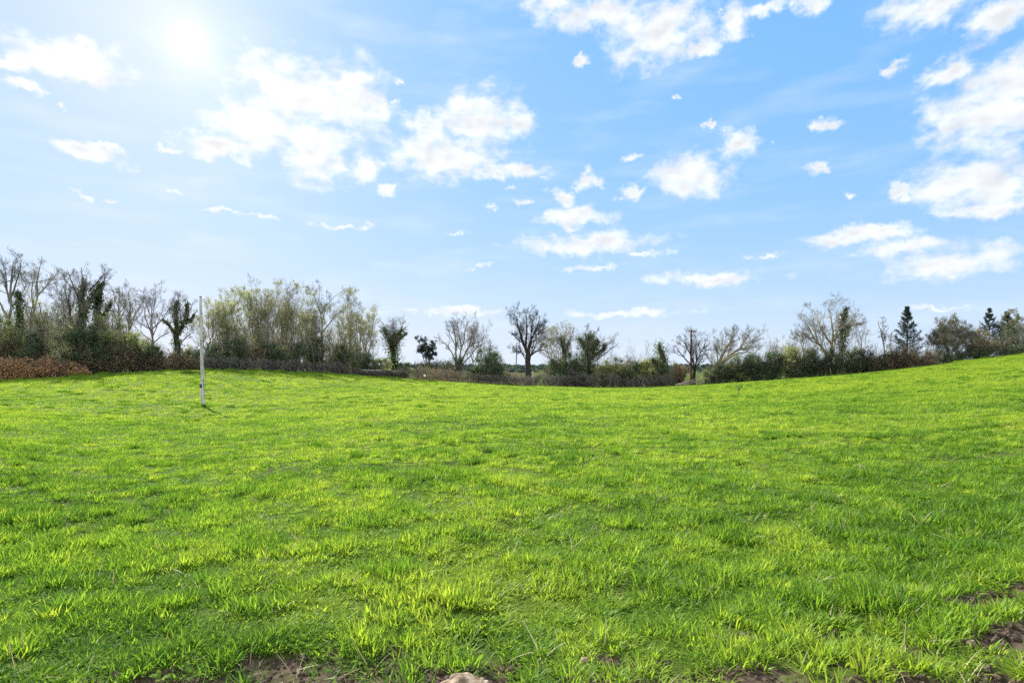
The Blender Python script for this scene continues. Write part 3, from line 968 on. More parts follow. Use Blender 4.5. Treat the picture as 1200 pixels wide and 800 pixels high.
def conifer(name, label, px, behind, top, width, seed, leaf='conifer', tiers=26, droop=-.15, gap=.12, upturn=.06):
    rng = np.random.default_rng(7000 + seed)
    Y = float(edge_depth(px) + behind); X = (px - 600) / F * Y
    z0 = float(ground_z(X, Y)) - .2; base = np.array((X, Y, z0))
    H = EYE + (YH - top) / F * Y - z0; Wd = width / F * Y
    root = thing(name, label, 'conifer', base)
    tr = Acc()
    trunk = resample(np.array([base, base + (rng.normal(0, .01) * H, 0, H * .5), base + (0, 0, H)]), 10)
    tr.tubes(trunk[None], np.linspace(H * .018, .02, 11)[None], 7)
    f = np.linspace(gap, .985, tiers)
    st, d, ln = [], [], []
    for i, ff in enumerate(f):
        k = int(rng.integers(4, 7))
        for j in range(k):
            if rng.uniform() < .12: continue
            a = j * 2 * np.pi / k + i * 1.1 + rng.normal(0, .25)
            l_ = Wd * .5 * (1 - ff) ** .95 * rng.uniform(.7, 1.15) + .06
            st.append(base + (0, 0, H * ff)); d.append((math.cos(a), math.sin(a), droop + .5 * ff)); ln.append(l_)
    st, d, ln = np.array(st), np.array(d), np.array(ln)
    P = grow(st, d, ln, 5, .05, upturn, rng)
    br = tr; br.tubes(P, np.linspace(.035, .01, 6)[None] * np.ones((len(P), 1)), 4)
    lf = Acc()
    s2, d2, l2, _ = spawn(P, np.full(P.shape[:2], .02), 9, .12, 1, .4, 1.0, .30, rng)
    P2 = grow(s2, d2, np.clip(l2, .2, 1.2), 3, .08, -.02, rng)
    br.tubes(P2, np.full(P2.shape[:2], .010), 3)
    br.build('trunk', BARK['dark'], root, base)
    q = np.repeat(P2[:, 1:].reshape(-1, 3), 7, axis=0)
    q2 = np.repeat(P[:, 1:].reshape(-1, 3), 10, axis=0)
    q = np.concatenate((q, q2)) + rng.normal(0, .06, (len(q) + len(q2), 3))
    lf.leaves(q, .16, rng, .4, .35)
    lf.build('foliage', LEAF[leaf], root, base)
    return root


# ------------------------------------------------------------------ left copse (columns 0 - 235)
tree('bare_tree', 'tallest bare tree at the far left end of the copse', 12, 9, 288, 56, 'grey', (6, 5, 5, 4), fork=.42, seed=1, n_limbs=8, group=None,
     limbs=[[(9, 430), (10, 390), (11, 352), (14, 322), (16, 296)], [(10, 372), (1, 352), (-12, 336), (-20, 318)], [(11, 350), (20, 334), (30, 318), (38, 305)],
            [(11, 352), (6, 330), (1, 312), (-4, 298)], [(13, 330), (20, 315), (26, 300)]])
tree('bare_tree', 'thin bare tree leaning right beside the tallest tree of the copse', 40, 12, 303, 46, 'pale', (6, 5, 5, 4), fork=.4, seed=2,
     limbs=[[(30, 430), (36, 390), (43, 352), (48, 325), (52, 308)], [(40, 365), (34, 345), (36, 322)], [(44, 350), (55, 335), (62, 318)], [(36, 385), (26, 365), (22, 350)]])
tree('bare_tree', 'forked bare tree with a clear trunk between the leaning tree and the ivy twins', 70, 9, 320, 50, 'grey', (6, 5, 5, 4), seed=3,
     limbs=[[(69, 430), (69, 380), (70, 352)], [(70, 354), (64, 345), (60, 332), (58, 322)], [(70, 354), (76, 344), (83, 332), (88, 322)], [(70, 352), (70, 338), (72, 324)], [(69, 372), (80, 362), (88, 352)]])
tree('ivy_clad_tree', 'broken trunk wrapped in dark ivy beneath the tallest tree', 24, 6, 338, 16, 'dark', (3, 3, 3, 2), seed=4, n_limbs=0,
     limbs=[[(25, 430), (25, 395), (24, 365), (21, 342)], [(25, 390), (20, 378), (16, 372)]], limb_r=[(.28, .12), (.1, .04)],
     ivy=[(0, .25, 1, .55, 3200), (1, .1, 1, .35, 500)], fit=False)
tree('ivy_clad_tree', 'twin limbed tree thick with dark ivy under a fan of bare twigs', 96, 6, 314, 62, 'dark', (6, 5, 5, 4), seed=5, n_limbs=4, fit=False,
     limbs=[[(97, 432), (96, 400), (95, 378)], [(95, 380), (93, 358), (88, 342), (85, 328)], [(96, 378), (99, 358), (104, 342), (108, 328)], [(92, 350), (84, 330), (80, 316)], [(104, 342), (116, 326), (124, 316)],
            [(98, 350), (98, 330), (97, 314)]],
     limb_r=[(.34, .28), (.24, .08), (.24, .08), (.1, .03), (.1, .03), (.1, .03)], ivy=[(0, .1, 1, .85, 2600), (1, 0, 1, .62, 2300), (2, 0, 1, .62, 2300)])
tree('ivy_clad_tree', 'second dark ivy covered trunk just right of the ivy twins', 116, 7, 318, 44, 'dark', (6, 5, 5, 4), seed=6, n_limbs=4, fit=False,
     limbs=[[(112, 432), (111, 395), (114, 362), (112, 342)], [(114, 365), (120, 350), (121, 336)], [(113, 350), (122, 330), (130, 320)], [(113, 380), (124, 365), (129, 352)]],
     limb_r=[(.3, .12), (.18, .06), (.09, .03), (.12, .05)], ivy=[(0, .1, 1, .75, 3000), (1, 0, 1, .5, 1200), (3, .0, .9, .4, 900)])
tree('bare_tree', 'slender pale bare tree between the ivy trunks and the sky gap', 141, 10, 328, 44, 'pale', (6, 5, 5, 4), seed=7,
     limbs=[[(138, 430), (137, 395), (140, 360), (142, 334)], [(137, 385), (145, 368), (152, 352), (158, 340)], [(138, 378), (130, 362), (126, 346)], [(140, 362), (134, 345), (133, 334)]])
tree('bare_tree', 'upright pale bare stem close to the left of the sky gap', 154, 11, 334, 34, 'pale', (6, 5, 5, 4), seed=8,
     limbs=[[(153, 430), (153, 395), (151, 365), (153, 338)], [(152, 378), (160, 360), (164, 345)], [(152, 370), (146, 355), (145, 342)]])
tree('bare_tree', 'round headed bare tree standing in the bright sky gap', 180, 8, 330, 52, 'grey', (6, 5, 5, 4), seed=9,
     limbs=[[(180, 432), (179, 400), (178, 372), (178, 350)], [(178, 385), (188, 375), (196, 360), (200, 346)], [(178, 372), (170, 358), (166, 344)], [(178, 372), (184, 352), (188, 336)], [(179, 402), (190, 392), (199, 388)], [(179, 400), (168, 390), (160, 376)]])
tree('ivy_clad_tree', 'stocky ivy clad tree with upswept limbs just left of the pole', 208, 6, 344, 46, 'dark', (6, 5, 5, 4), seed=10, fit=False, n_limbs=5,
     limbs=[[(208, 434), (208, 412), (207, 392)], [(207, 394), (200, 384), (194, 378), (186, 374)], [(207, 392), (206, 374), (204, 358), (208, 350)], [(208, 392), (215, 380), (220, 368), (222, 352)], [(214, 380), (224, 374), (230, 366)]],
     limb_r=[(.42, .32), (.2, .08), (.24, .06), (.24, .06), (.14, .04)],
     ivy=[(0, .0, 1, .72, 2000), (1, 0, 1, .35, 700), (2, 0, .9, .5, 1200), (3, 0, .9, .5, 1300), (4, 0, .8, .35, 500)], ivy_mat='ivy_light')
bush('bush', 'olive bush below the tallest tree at the far left', 6, 3.5, 362, 46, 'olive', seed=1, clumps=22, per=800, twigs=4)
bush('bush', 'tall grey green bush beneath the leaning bare tree', 44, 5.5, 340, 46, 'olive', seed=2, clumps=26, per=560, twigs=6, shape='upright', size=.14)
bush('evergreen_bush', 'dark evergreen bush behind the rusty bracken bank', 44, 2.4, 383, 44, 'evergreen', seed=3, clumps=20)
bush('blossom_bush', 'pale blossoming bush in front of the ivy twins', 74, 2.8, 372, 48, 'blossom', seed=4, clumps=24, per=650, twigs=5, size=.13)
bush('blossom_bush', 'small pale yellow bush just above the bracken bank', 70, .8, 407, 24, 'blossom', seed=5, clumps=10, per=1300, size=.11)
bush('evergreen_bush', 'broad dark evergreen bush at the foot of the ivy twins', 96, 2.4, 374, 48, 'evergreen', seed=6, clumps=24)
bush('bush', 'green gold bush spreading right of the ivy trunks', 126, 3.2, 362, 42, 'olive', seed=7, clumps=22, per=700, twigs=5)
bush('evergreen_bush', 'dark holly like bush under the slender pale tree', 128, 2.0, 386, 34, 'evergreen', seed=8, clumps=16)
bush('bush', 'olive thicket at the left foot of the round headed bare tree', 154, 3, 382, 44, 'olive', seed=9, clumps=18, per=600, twigs=6)
bush('evergreen_bush', 'low dark bush below the round headed bare tree', 178, 2.2, 398, 40, 'evergreen', seed=10, clumps=16, per=800)
bush('bush', 'rusty thicket between the round headed tree and the ivy clad tree', 196, 2.0, 408, 40, 'rust', seed=11, clumps=16, per=800, twigs=3)
bush('evergreen_bush', 'small dark bush directly left of the telegraph pole', 226, 3.0, 404, 26, 'hedge', seed=12, clumps=12, per=900)
hedge('bracken_bank', 'rust brown bank of dead bracken at the left edge of the field', -40, 106, [(-40, 416), (0, 420), (30, 419), (60, 418), (85, 421), (100, 428), (106, 434)], .9, 2.6, 'bracken', 'brown', 26000, .19, 1, 60, cat='bracken', ragged=.34)
hedge('undergrowth', 'dark brown undergrowth between the bracken bank and the pole', 88, 236, [(88, 412), (130, 414), (170, 413), (200, 417), (236, 420)], 1.6, 2.2, 'rust', 'dark', 13000, .17, 2, 110, cat='undergrowth', ragged=.5)
hedge('hedge', 'dark shaded hedge running behind the bracken at the far left', -60, 60, [(-60, 400), (0, 396), (30, 402), (60, 402)], 4.2, 2, 'hedge', 'brown', 12000, .2, 3, 90)

# ------------------------------------------------------------------ wood behind the pole (columns 235 - 480)
wood = 'budding trees of the olive green wood'
for i, (px, top, wd, beh, st, lab, br) in enumerate([
        (254, 346, 46, 7, 2, 'olive budding tree standing directly behind the pole', 'lichen'),
        (276, 336, 50, 9, 2, 'yellowish budding tree a few metres right of the pole', 'lichen'),
        (297, 324, 50, 12, 1, 'tall thin topped tree rising at the left end of the wood', 'grey'),
        (318, 326, 54, 9, 3, 'many stemmed olive tree in the middle of the wood', 'lichen'),
        (341, 330, 50, 8, 2, 'bushy budding tree right of the many stemmed tree', 'lichen'),
        (360, 334, 44, 11, 1, 'half hidden budding tree left of the dark topped tree', 'grey'),
        (404, 334, 48, 9, 2, 'golden budding tree right of the dark topped tree', 'lichen'),
        (424, 353, 40, 8, 2, 'lower drooping budding tree at the right end of the wood', 'lichen')]):
    tree('budding_tree', lab, px, beh, top, wd, br, (6, 5, 5, 4), st, .25, seed=30 + i, buds=11000, bud_mat=('bud', 'olive')[i % 3 == 2], bud_size=.12, n_limbs=9, group=wood, twig=.0068, crown_mat='pale')
tree('bare_tree', 'dark topped bare tree standing over the right half of the wood', 377, 10, 328, 58, 'grey', (6, 5, 5, 4), seed=40,
     limbs=[[(378, 434), (378, 395), (376, 368), (374, 350)], [(376, 366), (370, 350), (364, 338)], [(376, 366), (386, 350), (398, 338)], [(375, 352), (374, 340), (373, 330)], [(378, 388), (392, 366), (408, 350)], [(378, 390), (366, 374), (356, 360)]])
for i, (px, top, wd, lf, lab) in enumerate([
        (252, 392, 34, 'evergreen', 'dark evergreen bush immediately right of the pole'),
        (275, 388, 40, 'hedge', 'mottled green bush below the yellowish budding tree'),
        (298, 404, 24, 'rust', 'tan bush in front of the small light gap in the wood'),
        (320, 392, 36, 'evergreen', 'blue green bush under the many stemmed olive tree'),
        (346, 396, 40, 'hedge', 'dark bush in the centre of the wood floor'),
        (376, 390, 38, 'evergreen', 'dark evergreen bush at the foot of the dark topped tree'),
        (402, 398, 36, 'hedge', 'green bush beneath the golden budding tree'),
        (428, 408, 34, 'evergreen', 'dark low bush at the right foot of the wood')]):
    bush('wood_bush', lab, px, 4 + (i % 3), top, wd, lf, seed=40 + i, clumps=16, per=620, twigs=3, cat='bush')
for i, (px, top, wd, lf, lab) in enumerate([
        (264, 372, 36, 'olive', 'olive understorey bush between the first two budding trees'),
        (310, 374, 40, 'bud', 'yellow grey understorey bush left of the many stemmed tree'),
        (334, 366, 40, 'olive', 'tall olive understorey bush right of the many stemmed tree'),
        (362, 376, 36, 'bud', 'buff understorey bush behind the dark evergreen in the wood'),
        (392, 370, 40, 'bud', 'golden understorey bush right below the dark topped tree'),
        (416, 386, 36, 'olive', 'olive understorey bush under the lower drooping tree'),
        (286, 380, 34, 'olive', 'green gold understorey bush at the foot of the tall thin topped tree')]):
    bush('understorey_bush', lab, px, 8 + (i % 3), top, wd, lf, seed=140 + i, clumps=26, per=330, twigs=7, stem='grey', size=.13, cat='bush')
for i, (px, top, wd, lf, beh, lab) in enumerate([
        (20, 352, 44, 'bud', 9, 'buff brush filling the gap right of the tallest tree'),
        (58, 356, 44, 'olive', 8, 'olive brush behind the pale blossoming bush'),
        (84, 350, 40, 'bud', 9, 'pale brush left behind the ivy twins'),
        (134, 358, 40, 'bud', 9, 'pale brush filling between the ivy trunk and slender pale tree'),
        (164, 390, 36, 'bud', 8, 'thin buff brush left of the round headed bare tree'),
        (216, 400, 34, 'olive', 8, 'olive brush between the stocky ivy tree and the pole')]):
    bush('brush', lab, px, beh, top, wd, lf, seed=160 + i, clumps=24, per=240, twigs=8, stem='grey', size=.12, cat='bush')
tree('ivy_clad_tree', 'small ivy covered tree with bare twigs at the wood end', 461, 6, 374, 42, 'dark', (6, 5, 5, 4), seed=42, fit=False, n_limbs=11,
     limbs=[[(462, 440), (461, 424), (461, 408)], [(461, 410), (456, 398), (452, 386), (450, 378)], [(461, 408), (466, 396), (471, 388), (474, 378)], [(461, 408), (462, 392), (461, 378)], [(466, 398), (472, 394), (477, 390)]],
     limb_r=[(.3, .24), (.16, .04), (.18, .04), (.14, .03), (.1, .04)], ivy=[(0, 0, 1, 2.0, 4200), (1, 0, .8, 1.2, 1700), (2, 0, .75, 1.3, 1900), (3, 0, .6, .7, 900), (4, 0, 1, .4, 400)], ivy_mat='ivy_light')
bush('bush', 'grey green bush hugging the small ivy covered tree', 446, 3.5, 414, 34, 'olive', seed=60, clumps=12, per=700, twigs=4)
bush('evergreen_bush', 'low blue green bush right of the small ivy covered tree', 474, 3.5, 422, 24, 'evergreen', seed=61, clumps=10, per=900)
hedge('hedge', 'bare purple brown hedge along the foot of the wood', 234, 402, [(234, 419), (280, 420), (320, 421), (360, 423), (402, 426)], 1.2, 1.6, 'twiggy', 'grey', 17000, .15, 4, 160, ragged=.28)
hedge('hedge', 'thin bare hedge in front of the pale topped wall', 398, 476, [(398, 428), (420, 432), (436, 434), (452, 433.5), (476, 433)], .9, .9, 'twiggy', 'brown', 6500, .13, 5, 120, ragged=.2)
hedge('hedge', 'brown hedge with straw coloured foot near the white marker', 472, 566, [(472, 430), (500, 431), (530, 434), (566, 438)], 1.2, 1.6, 'rust', 'grey', 9000, .14, 6, 110, ragged=.35)
hedge('hedge', 'grey hedge section running under the big dark tree', 562, 662, [(562, 439), (600, 441), (630, 440), (662, 439)], 1.0, 1.3, 'twiggy', 'grey', 13000, .14, 7, 150, ragged=.16)
hedge('tall_grass', 'pale dry grass at the hedge foot under the forked trees', 520, 608, [(520, 444), (560, 446), (608, 448)], .25, .5, 'straw', 'pale', 900, .22, 8, 160, cat='dry grass', ragged=.5)

# ------------------------------------------------------------------ middle of the hedge line (columns 480 - 780)
tree('evergreen_tree', 'small dark round headed evergreen standing alone against the sky', 499, 16, 394, 24, 'dark', (5, 5, 4, 3), seed=50, fork=.5, n_limbs=9, buds=8000, bud_mat='conifer', bud_size=.22, twig=.0068)
hedge('trimmed_hedge', 'flat topped dark hedge below the lone round evergreen', 487, 534, [(487, 425), (510, 423.5), (534, 425)], 14, 1.6, 'evergreen', 'brown', 12000, .2, 9, 120, ragged=.05)
tree('bare_tree', 'many stemmed bare tree with a wide fan crown left of centre', 538, 6, 364, 66, 'grey', (6, 5, 5, 4), seed=51,
     limbs=[[(535, 440), (535, 425), (534, 405), (533, 385), (530, 369)], [(535, 424), (529, 408), (522, 398), (516, 392)], [(537, 432), (540, 408), (545, 385), (547, 368)], [(538, 430), (545, 412), (552, 396), (560, 380)],
            [(534, 402), (526, 385), (522, 374)], [(541, 404), (538, 385), (537, 368)], [(541, 426), (552, 414), (560, 400), (568, 392)], [(545, 412), (556, 388), (558, 374)]],
     limb_r=[(.24, .04), (.16, .04), (.24, .04), (.24, .04), (.1, .03), (.12, .03), (.18, .04), (.12, .03)])
bush('ivy_bush', 'dark ivy mound around the foot of the many stemmed bare tree', 537, 5.2, 414, 24, 'ivy', seed=62, clumps=12, per=900, shape='upright')
bush('bush', 'small rounded ivy stump left of the many stemmed bare tree', 527, 6, 417, 9, 'ivy_light', seed=63, clumps=7, per=2200, shape='upright')
tree('bare_tree', 'slender leaning bare stems just left of the bushy evergreen', 556, 7, 376, 48, 'pale', (6, 5, 5, 4), seed=52, n_limbs=6,
     limbs=[[(558, 440), (554, 420), (548, 405)], [(556, 428), (562, 408), (568, 390), (572, 380)], [(555, 424), (560, 412), (561, 394)], [(558, 434), (568, 418), (580, 400)]])
bush('evergreen_tree', 'bushy dark evergreen with a lopsided arm on its right', 573, 4.5, 401, 44, 'evergreen', seed=64, clumps=26, per=800, twigs=2, cat='tree')
bush('evergreen_bush', 'small dark sprig leaning out beside the bushy evergreen', 585, 4.8, 414, 13, 'evergreen', seed=65, clumps=6, per=1600)
bush('bush', 'grey green scrub low beneath the bushy evergreen', 557, 3.0, 426, 44, 'hedge', seed=66, clumps=14, per=700)
bush('bush', 'low tawny mound of scrub left of the big dark tree', 597, 7, 431, 30, 'rust', seed=67, clumps=12, per=700)
tree('big_tree', 'big dark bare tree with a stout forked trunk near the centre', 620, 4, 357, 62, 'dark', (8, 6, 5, 4), seed=53, twig=.0075,
     limbs=[[(620, 446), (619, 432), (619, 418), (618, 408)], [(619, 412), (614, 400), (610, 388), (606, 376), (605, 364)], [(619, 408), (622, 394), (628, 380), (633, 366)], [(621, 414), (628, 408), (636, 406), (644, 410)],
            [(616, 402), (617, 385), (617, 370), (618, 358)], [(613, 398), (605, 392), (600, 384)], [(624, 392), (634, 382), (643, 376)], [(618, 416), (610, 408), (600, 404)], [(622, 396), (623, 378), (626, 362)]],
     limb_r=[(.62, .46), (.36, .05), (.32, .05), (.22, .04), (.24, .04), (.13, .04), (.13, .03), (.10, .03), (.14, .03)],
     ivy=[(0, .15, .9, .62, 500)])
tree('budding_tree', 'pale budding tree just right of the big dark tree', 655, 6, 377, 50, 'lichen', (7, 6, 5, 4), 2, .3, seed=54, buds=6500, bud_size=.12, n_limbs=10)
tree('ivy_clad_tree', 'leaning ivy column beside the pale budding tree', 662, 5, 390, 26, 'dark', (5, 5, 4, 3), seed=55, fit=False, n_limbs=3,
     limbs=[[(664, 446), (663, 424), (661, 408), (656, 396)], [(662, 414), (666, 402), (670, 392)], [(661, 408), (662, 396), (664, 384)]],
     limb_r=[(.28, .08), (.14, .04), (.12, .03)], ivy=[(0, 0, 1, .9, 2200), (1, 0, .6, .6, 700)])
bush('evergreen_bush', 'rounded dark evergreen mass at the foot of the ivy column', 662, 4.4, 404, 44, 'evergreen', seed=68, clumps=20, per=850)
tree('ivy_clad_tree', 'ivy smothered tree with twin green horns right of centre', 690, 5, 384, 66, 'dark', (6, 5, 5, 4), seed=56, fit=False, n_limbs=14,
     limbs=[[(690, 446), (690, 426), (690, 408)], [(690, 412), (684, 402), (679, 396)], [(690, 410), (691, 400), (690, 392)], [(691, 412), (699, 404), (700, 398)], [(690, 404), (686, 392), (688, 384)], [(690, 404), (698, 392), (702, 385)],
            [(692, 420), (706, 410), (707, 404)], [(696, 424), (712, 412), (724, 402)], [(700, 420), (712, 404), (718, 394)]],
     limb_r=[(.4, .3), (.2, .08), (.2, .06), (.2, .08), (.1, .03), (.1, .03), (.16, .06), (.12, .03), (.12, .03)],
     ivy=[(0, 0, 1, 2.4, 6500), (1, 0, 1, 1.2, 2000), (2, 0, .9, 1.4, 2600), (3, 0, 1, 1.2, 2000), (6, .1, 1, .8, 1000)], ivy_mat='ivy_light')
bush('bush', 'grey bare thicket in front of the ivy smothered tree', 680, 2.4, 428, 46, 'twiggy', seed=69, clumps=16, per=700, twigs=4)
bush('bush', 'olive bush right of the ivy smothered tree', 718, 3.5, 411, 36, 'olive', seed=70, clumps=16, per=800, twigs=3)
bush('small_tree', 'first small dark bush tree in the dip of the hedge', 732, 3, 417, 26, 'hedge', seed=71, clumps=12, per=1000, twigs=3, cat='tree')
bush('small_tree', 'second rounder dark bush tree in the dip of the hedge', 746, 3, 420, 24, 'evergreen', seed=72, clumps=12, per=1000, twigs=2, cat='tree')
bush('bush', 'yellow green bush left of the ivy topped trunk', 758, 3, 418, 28, 'olive', seed=73, clumps=14, per=1000, twigs=2)
tree('ivy_clad_tree', 'trunk topped by a thick club of yellow green ivy', 775, 4, 402, 20, 'dark', (3, 3, 3, 2), seed=57, fit=False, n_limbs=0,
     limbs=[[(777, 448), (778, 430), (776, 416), (773, 404)], [(777, 432), (768, 426), (763, 420)]], limb_r=[(.3, .14), (.14, .05)],
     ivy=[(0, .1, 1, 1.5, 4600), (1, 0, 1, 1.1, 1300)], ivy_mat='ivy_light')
bush('bush', 'dark bush at the foot of the ivy topped trunk', 774, 2.6, 428, 28, 'evergreen', seed=74, clumps=14, per=900)
hedge('hedge', 'low brown hedge along the dip right of the big dark tree', 656, 790, [(656, 440), (700, 438), (730, 442), (760, 441), (790, 440)], 1.0, 1.5, 'twiggy', 'grey', 13000, .14, 10, 150, ragged=.4)

for i, (px, top, wd, lf, beh, lab) in enumerate([
        (648, 415, 32, 'hedge', 5, 'dark scrub between the big dark tree and the ivy column'),
        (676, 408, 36, 'evergreen', 6, 'dark green scrub filling the gap left of the ivy smothered tree'),
        (706, 414, 36, 'olive', 4.5, 'olive scrub at the right foot of the ivy smothered tree'),
        (726, 418, 34, 'dull', 6, 'dull scrub left of the first small bush tree'),
        (742, 417, 36, 'dull', 5, 'olive scrub behind the two small bush trees'),
        (766, 413, 32, 'olive', 6, 'yellowish scrub just behind the ivy topped trunk'),
        (788, 421, 32, 'dull', 6, 'dull scrub right of the ivy topped trunk'),
        (514, 428, 50, 'hedge', 8, 'grey green scrub under the flat topped hedge')]):
    bush('scrub', lab, px, beh, top, wd, lf, seed=180 + i, clumps=18, per=420, twigs=6, stem='grey', size=.14, cat='scrub')
# ------------------------------------------------------------------ right half (columns 780 - 1200)
tree('bare_tree', 'bare tree spreading around the red brown utility pole', 813, 5, 383, 56, 'dark', (6, 5, 5, 4), seed=80,
     limbs=[[(813, 446), (813, 438), (814, 428)], [(813, 430), (804, 420), (794, 410), (786, 400)], [(814, 428), (808, 410), (802, 398), (796, 388)], [(814, 428), (820, 412), (828, 398), (832, 386)], [(815, 430), (822, 420), (828, 408)], [(812, 424), (812, 406), (810, 392)]],
     limb_r=[(.34, .28), (.16, .03), (.16, .03), (.17, .03), (.12, .03), (.12, .03)])
tree('leaning_tree', 'wind swept tree with lichened limbs arching to the right', 840, 4, 384, 70, 'lichen', (7, 6, 5, 4), seed=81, fit=False, n_limbs=7, crown_mat='grey',
     limbs=[[(836, 448), (838, 436), (840, 430)], [(839, 432), (850, 422), (862, 412), (878, 407), (894, 406)], [(840, 430), (848, 416), (852, 406), (860, 400), (868, 392)], [(848, 424), (862, 414), (874, 412), (886, 414)],
            [(852, 408), (858, 394), (860, 384)], [(866, 410), (876, 398), (884, 386)], [(838, 434), (833, 422), (826, 412)], [(872, 408), (884, 396), (895, 390)], [(840, 430), (842, 415), (838, 402)]],
     limb_r=[(.4, .36), (.34, .07), (.32, .05), (.22, .05), (.12, .03), (.15, .03), (.16, .03), (.14, .03), (.12, .03)])
bush('bush', 'golden brown bush between the utility pole and the leaning tree', 800, 3.2, 426, 30, 'rust', seed=75, clumps=14, per=800, twigs=3)
bush('bush', 'yellow green bush tucked under the leaning tree', 830, 5, 422, 22, 'olive', seed=76, clumps=10, per=900)
hedge('hedge', 'dark leafy hedge stretch below the leaning tree', 826, 905, [(826, 438), (850, 434), (862, 427), (880, 421), (905, 418)], 1.4, 2.0, 'hedge', 'dark', 16000, .17, 11, 70, ragged=.6)
hedge('hedge', 'tall dark hedge stretch left of the lichened tree', 898, 972, [(898, 419), (920, 417), (935, 416), (955, 417), (972, 416)], 1.4, 2.0, 'hedge', 'dark', 18000, .17, 12, 70, ragged=.6)
hedge('hedge', 'dark mixed hedge stretch under the lichened tree and saplings', 966, 1042, [(966, 416), (985, 414), (1005, 417), (1025, 419), (1042, 416)], 1.4, 2.0, 'hedge', 'dark', 16000, .17, 13, 70, ragged=.6)
hedge('hedge', 'low rusty hedge below the pointed conifer', 1018, 1100, [(1018, 418), (1050, 413), (1075, 419), (1100, 421)], 1.0, 1.7, 'rust', 'dark', 11000, .15, 14, 80, ragged=.5)
hedge('hedge', 'short dark hedge at the brow of the slope', 1092, 1230, [(1092, 414), (1140, 408), (1180, 404), (1230, 400)], 3.0, 2.2, 'hedge', 'dark', 14000, .17, 15, 70, ragged=.5)
for i, (px, top, wd, lf, lab) in enumerate([
        (848, 421, 32, 'hedge', 'dark scrub mound below the arching limbs of the leaning tree'),
        (866, 414, 30, 'olive', 'olive bush under the tips of the leaning tree'),
        (906, 406, 34, 'evergreen', 'dark green bush left of the thin bare shrub tree'),
        (928, 400, 32, 'olive', 'olive bush at the foot of the thin bare shrub tree'),
        (952, 404, 34, 'evergreen', 'deep green bush below the bare curving tree'),
        (1018, 404, 32, 'hedge', 'dark bush between the two saplings and hedge'),
        (1040, 408, 30, 'rust', 'russet bush at the left foot of the pointed conifer'),
        (1082, 410, 30, 'rust', 'brown scrub at the right foot of the pointed conifer')]):
    bush('hedge_bush', lab, px, 1.6 + (i % 3) * .4, top, wd, lf, seed=200 + i, clumps=20, per=520, twigs=5, stem='grey', cat='bush')
bush('bush', 'blue green bush swelling out of the hedge right of the leaning tree', 884, 2.4, 410, 40, 'evergreen', seed=77, clumps=20, per=650, twigs=3)
tree('bare_tree', 'thin bare shrub tree growing out of the tall dark hedge', 920, 5, 392, 34, 'pale', (6, 5, 5, 4), 3, .3, seed=82, n_limbs=7)
tree('bare_tree', 'bare curving tree just left of the lichened tree', 942, 5, 378, 34, 'grey', (6, 5, 5, 4), seed=83, n_limbs=5,
     limbs=[[(944, 440), (942, 415), (938, 398), (934, 384)], [(943, 420), (952, 408), (956, 396)], [(940, 404), (930, 394), (926, 386)], [(939, 400), (942, 388), (945, 380)]])
tree('lichened_tree', 'tall wide bare tree with yellow lichened limbs', 972, 5, 348, 92, 'lichen', (7, 6, 5, 4), seed=84, n_limbs=11, twig=.0068,
     limbs=[[(978, 440), (972, 418), (968, 410)], [(968, 412), (960, 402), (952, 394), (948, 384), (940, 372)], [(974, 420), (976, 400), (978, 380), (978, 362), (977, 350)], [(976, 404), (966, 388), (960, 372), (956, 358)],
            [(977, 396), (988, 382), (998, 370), (1005, 356)], [(952, 394), (944, 392), (934, 388)], [(990, 380), (1002, 376), (1012, 374)], [(960, 402), (954, 384), (950, 366)]],
     limb_r=[(.36, .3), (.24, .04), (.26, .03), (.18, .03), (.18, .03), (.1, .03), (.1, .03), (.12, .03)])
tree('ivy_clad_tree', 'curved dark ivy column against the lichened tree', 988, 4.2, 362, 22, 'dark', (3, 3, 3, 2), seed=85, fit=False, n_limbs=0,
     limbs=[[(984, 440), (986, 416), (988, 396), (986, 380), (991, 363)], [(988, 398), (995, 388), (999, 380)], [(984, 425), (976, 416), (972, 410)]], limb_r=[(.3, .1), (.14, .05), (.16, .06)],
     ivy=[(0, .1, 1, .95, 4200), (1, 0, 1, .5, 900), (2, 0, 1, .7, 900)])
tree('sapling', 'slender bare sapling right of the ivy column', 1010, 4, 376, 30, 'pale', (5, 5, 4, 3), seed=86,
     limbs=[[(1011, 436), (1010, 415), (1009, 400), (1006, 384)], [(1010, 412), (1004, 402), (1000, 396)], [(1010, 418), (1016, 404), (1018, 392)], [(1009, 400), (1012, 388), (1013, 380)]])
tree('sapling', 'ragged upright sapling just left of the pointed conifer', 1033, 4, 371, 20, 'grey', (5, 5, 4, 3), seed=87, twig=.011,
     limbs=[[(1038, 434), (1037, 412), (1034, 395), (1028, 374)], [(1036, 404), (1040, 394), (1042, 386)], [(1033, 392), (1036, 382), (1034, 374)], [(1037, 412), (1042, 404), (1044, 398)]],
     limb_r=[(.15, .03), (.07, .02), (.07, .02), (.07, .02)])
bush('bush', 'grey olive bush between the two bare saplings', 1000, 3, 402, 36, 'olive', seed=78, clumps=14, per=650, twigs=4)
bush('bush', 'brown budding bush in front of the pointed conifer', 1056, 2.2, 404, 44, 'rust', seed=79, clumps=16, per=700, twigs=4)
conifer('conifer', 'pointed dark spruce with gaps between its branches', 1063, 7, 360, 62, 1, tiers=24, gap=.06, droop=.12, upturn=.09)
tree('budding_tree', 'rounded budding shrub tree standing alone on the slope', 1116, 4, 370, 42, 'grey', (8, 7, 6, 4), 5, .13, seed=180, buds=12000, bud_mat='dull', bud_size=.13, n_limbs=18, up=.18, spread=1.0, twig=.009)
bush('evergreen_bush', 'dark heart of bushes behind the rounded budding shrub', 1118, 5.5, 396, 48, 'hedge', seed=81, clumps=18, per=700, twigs=2)
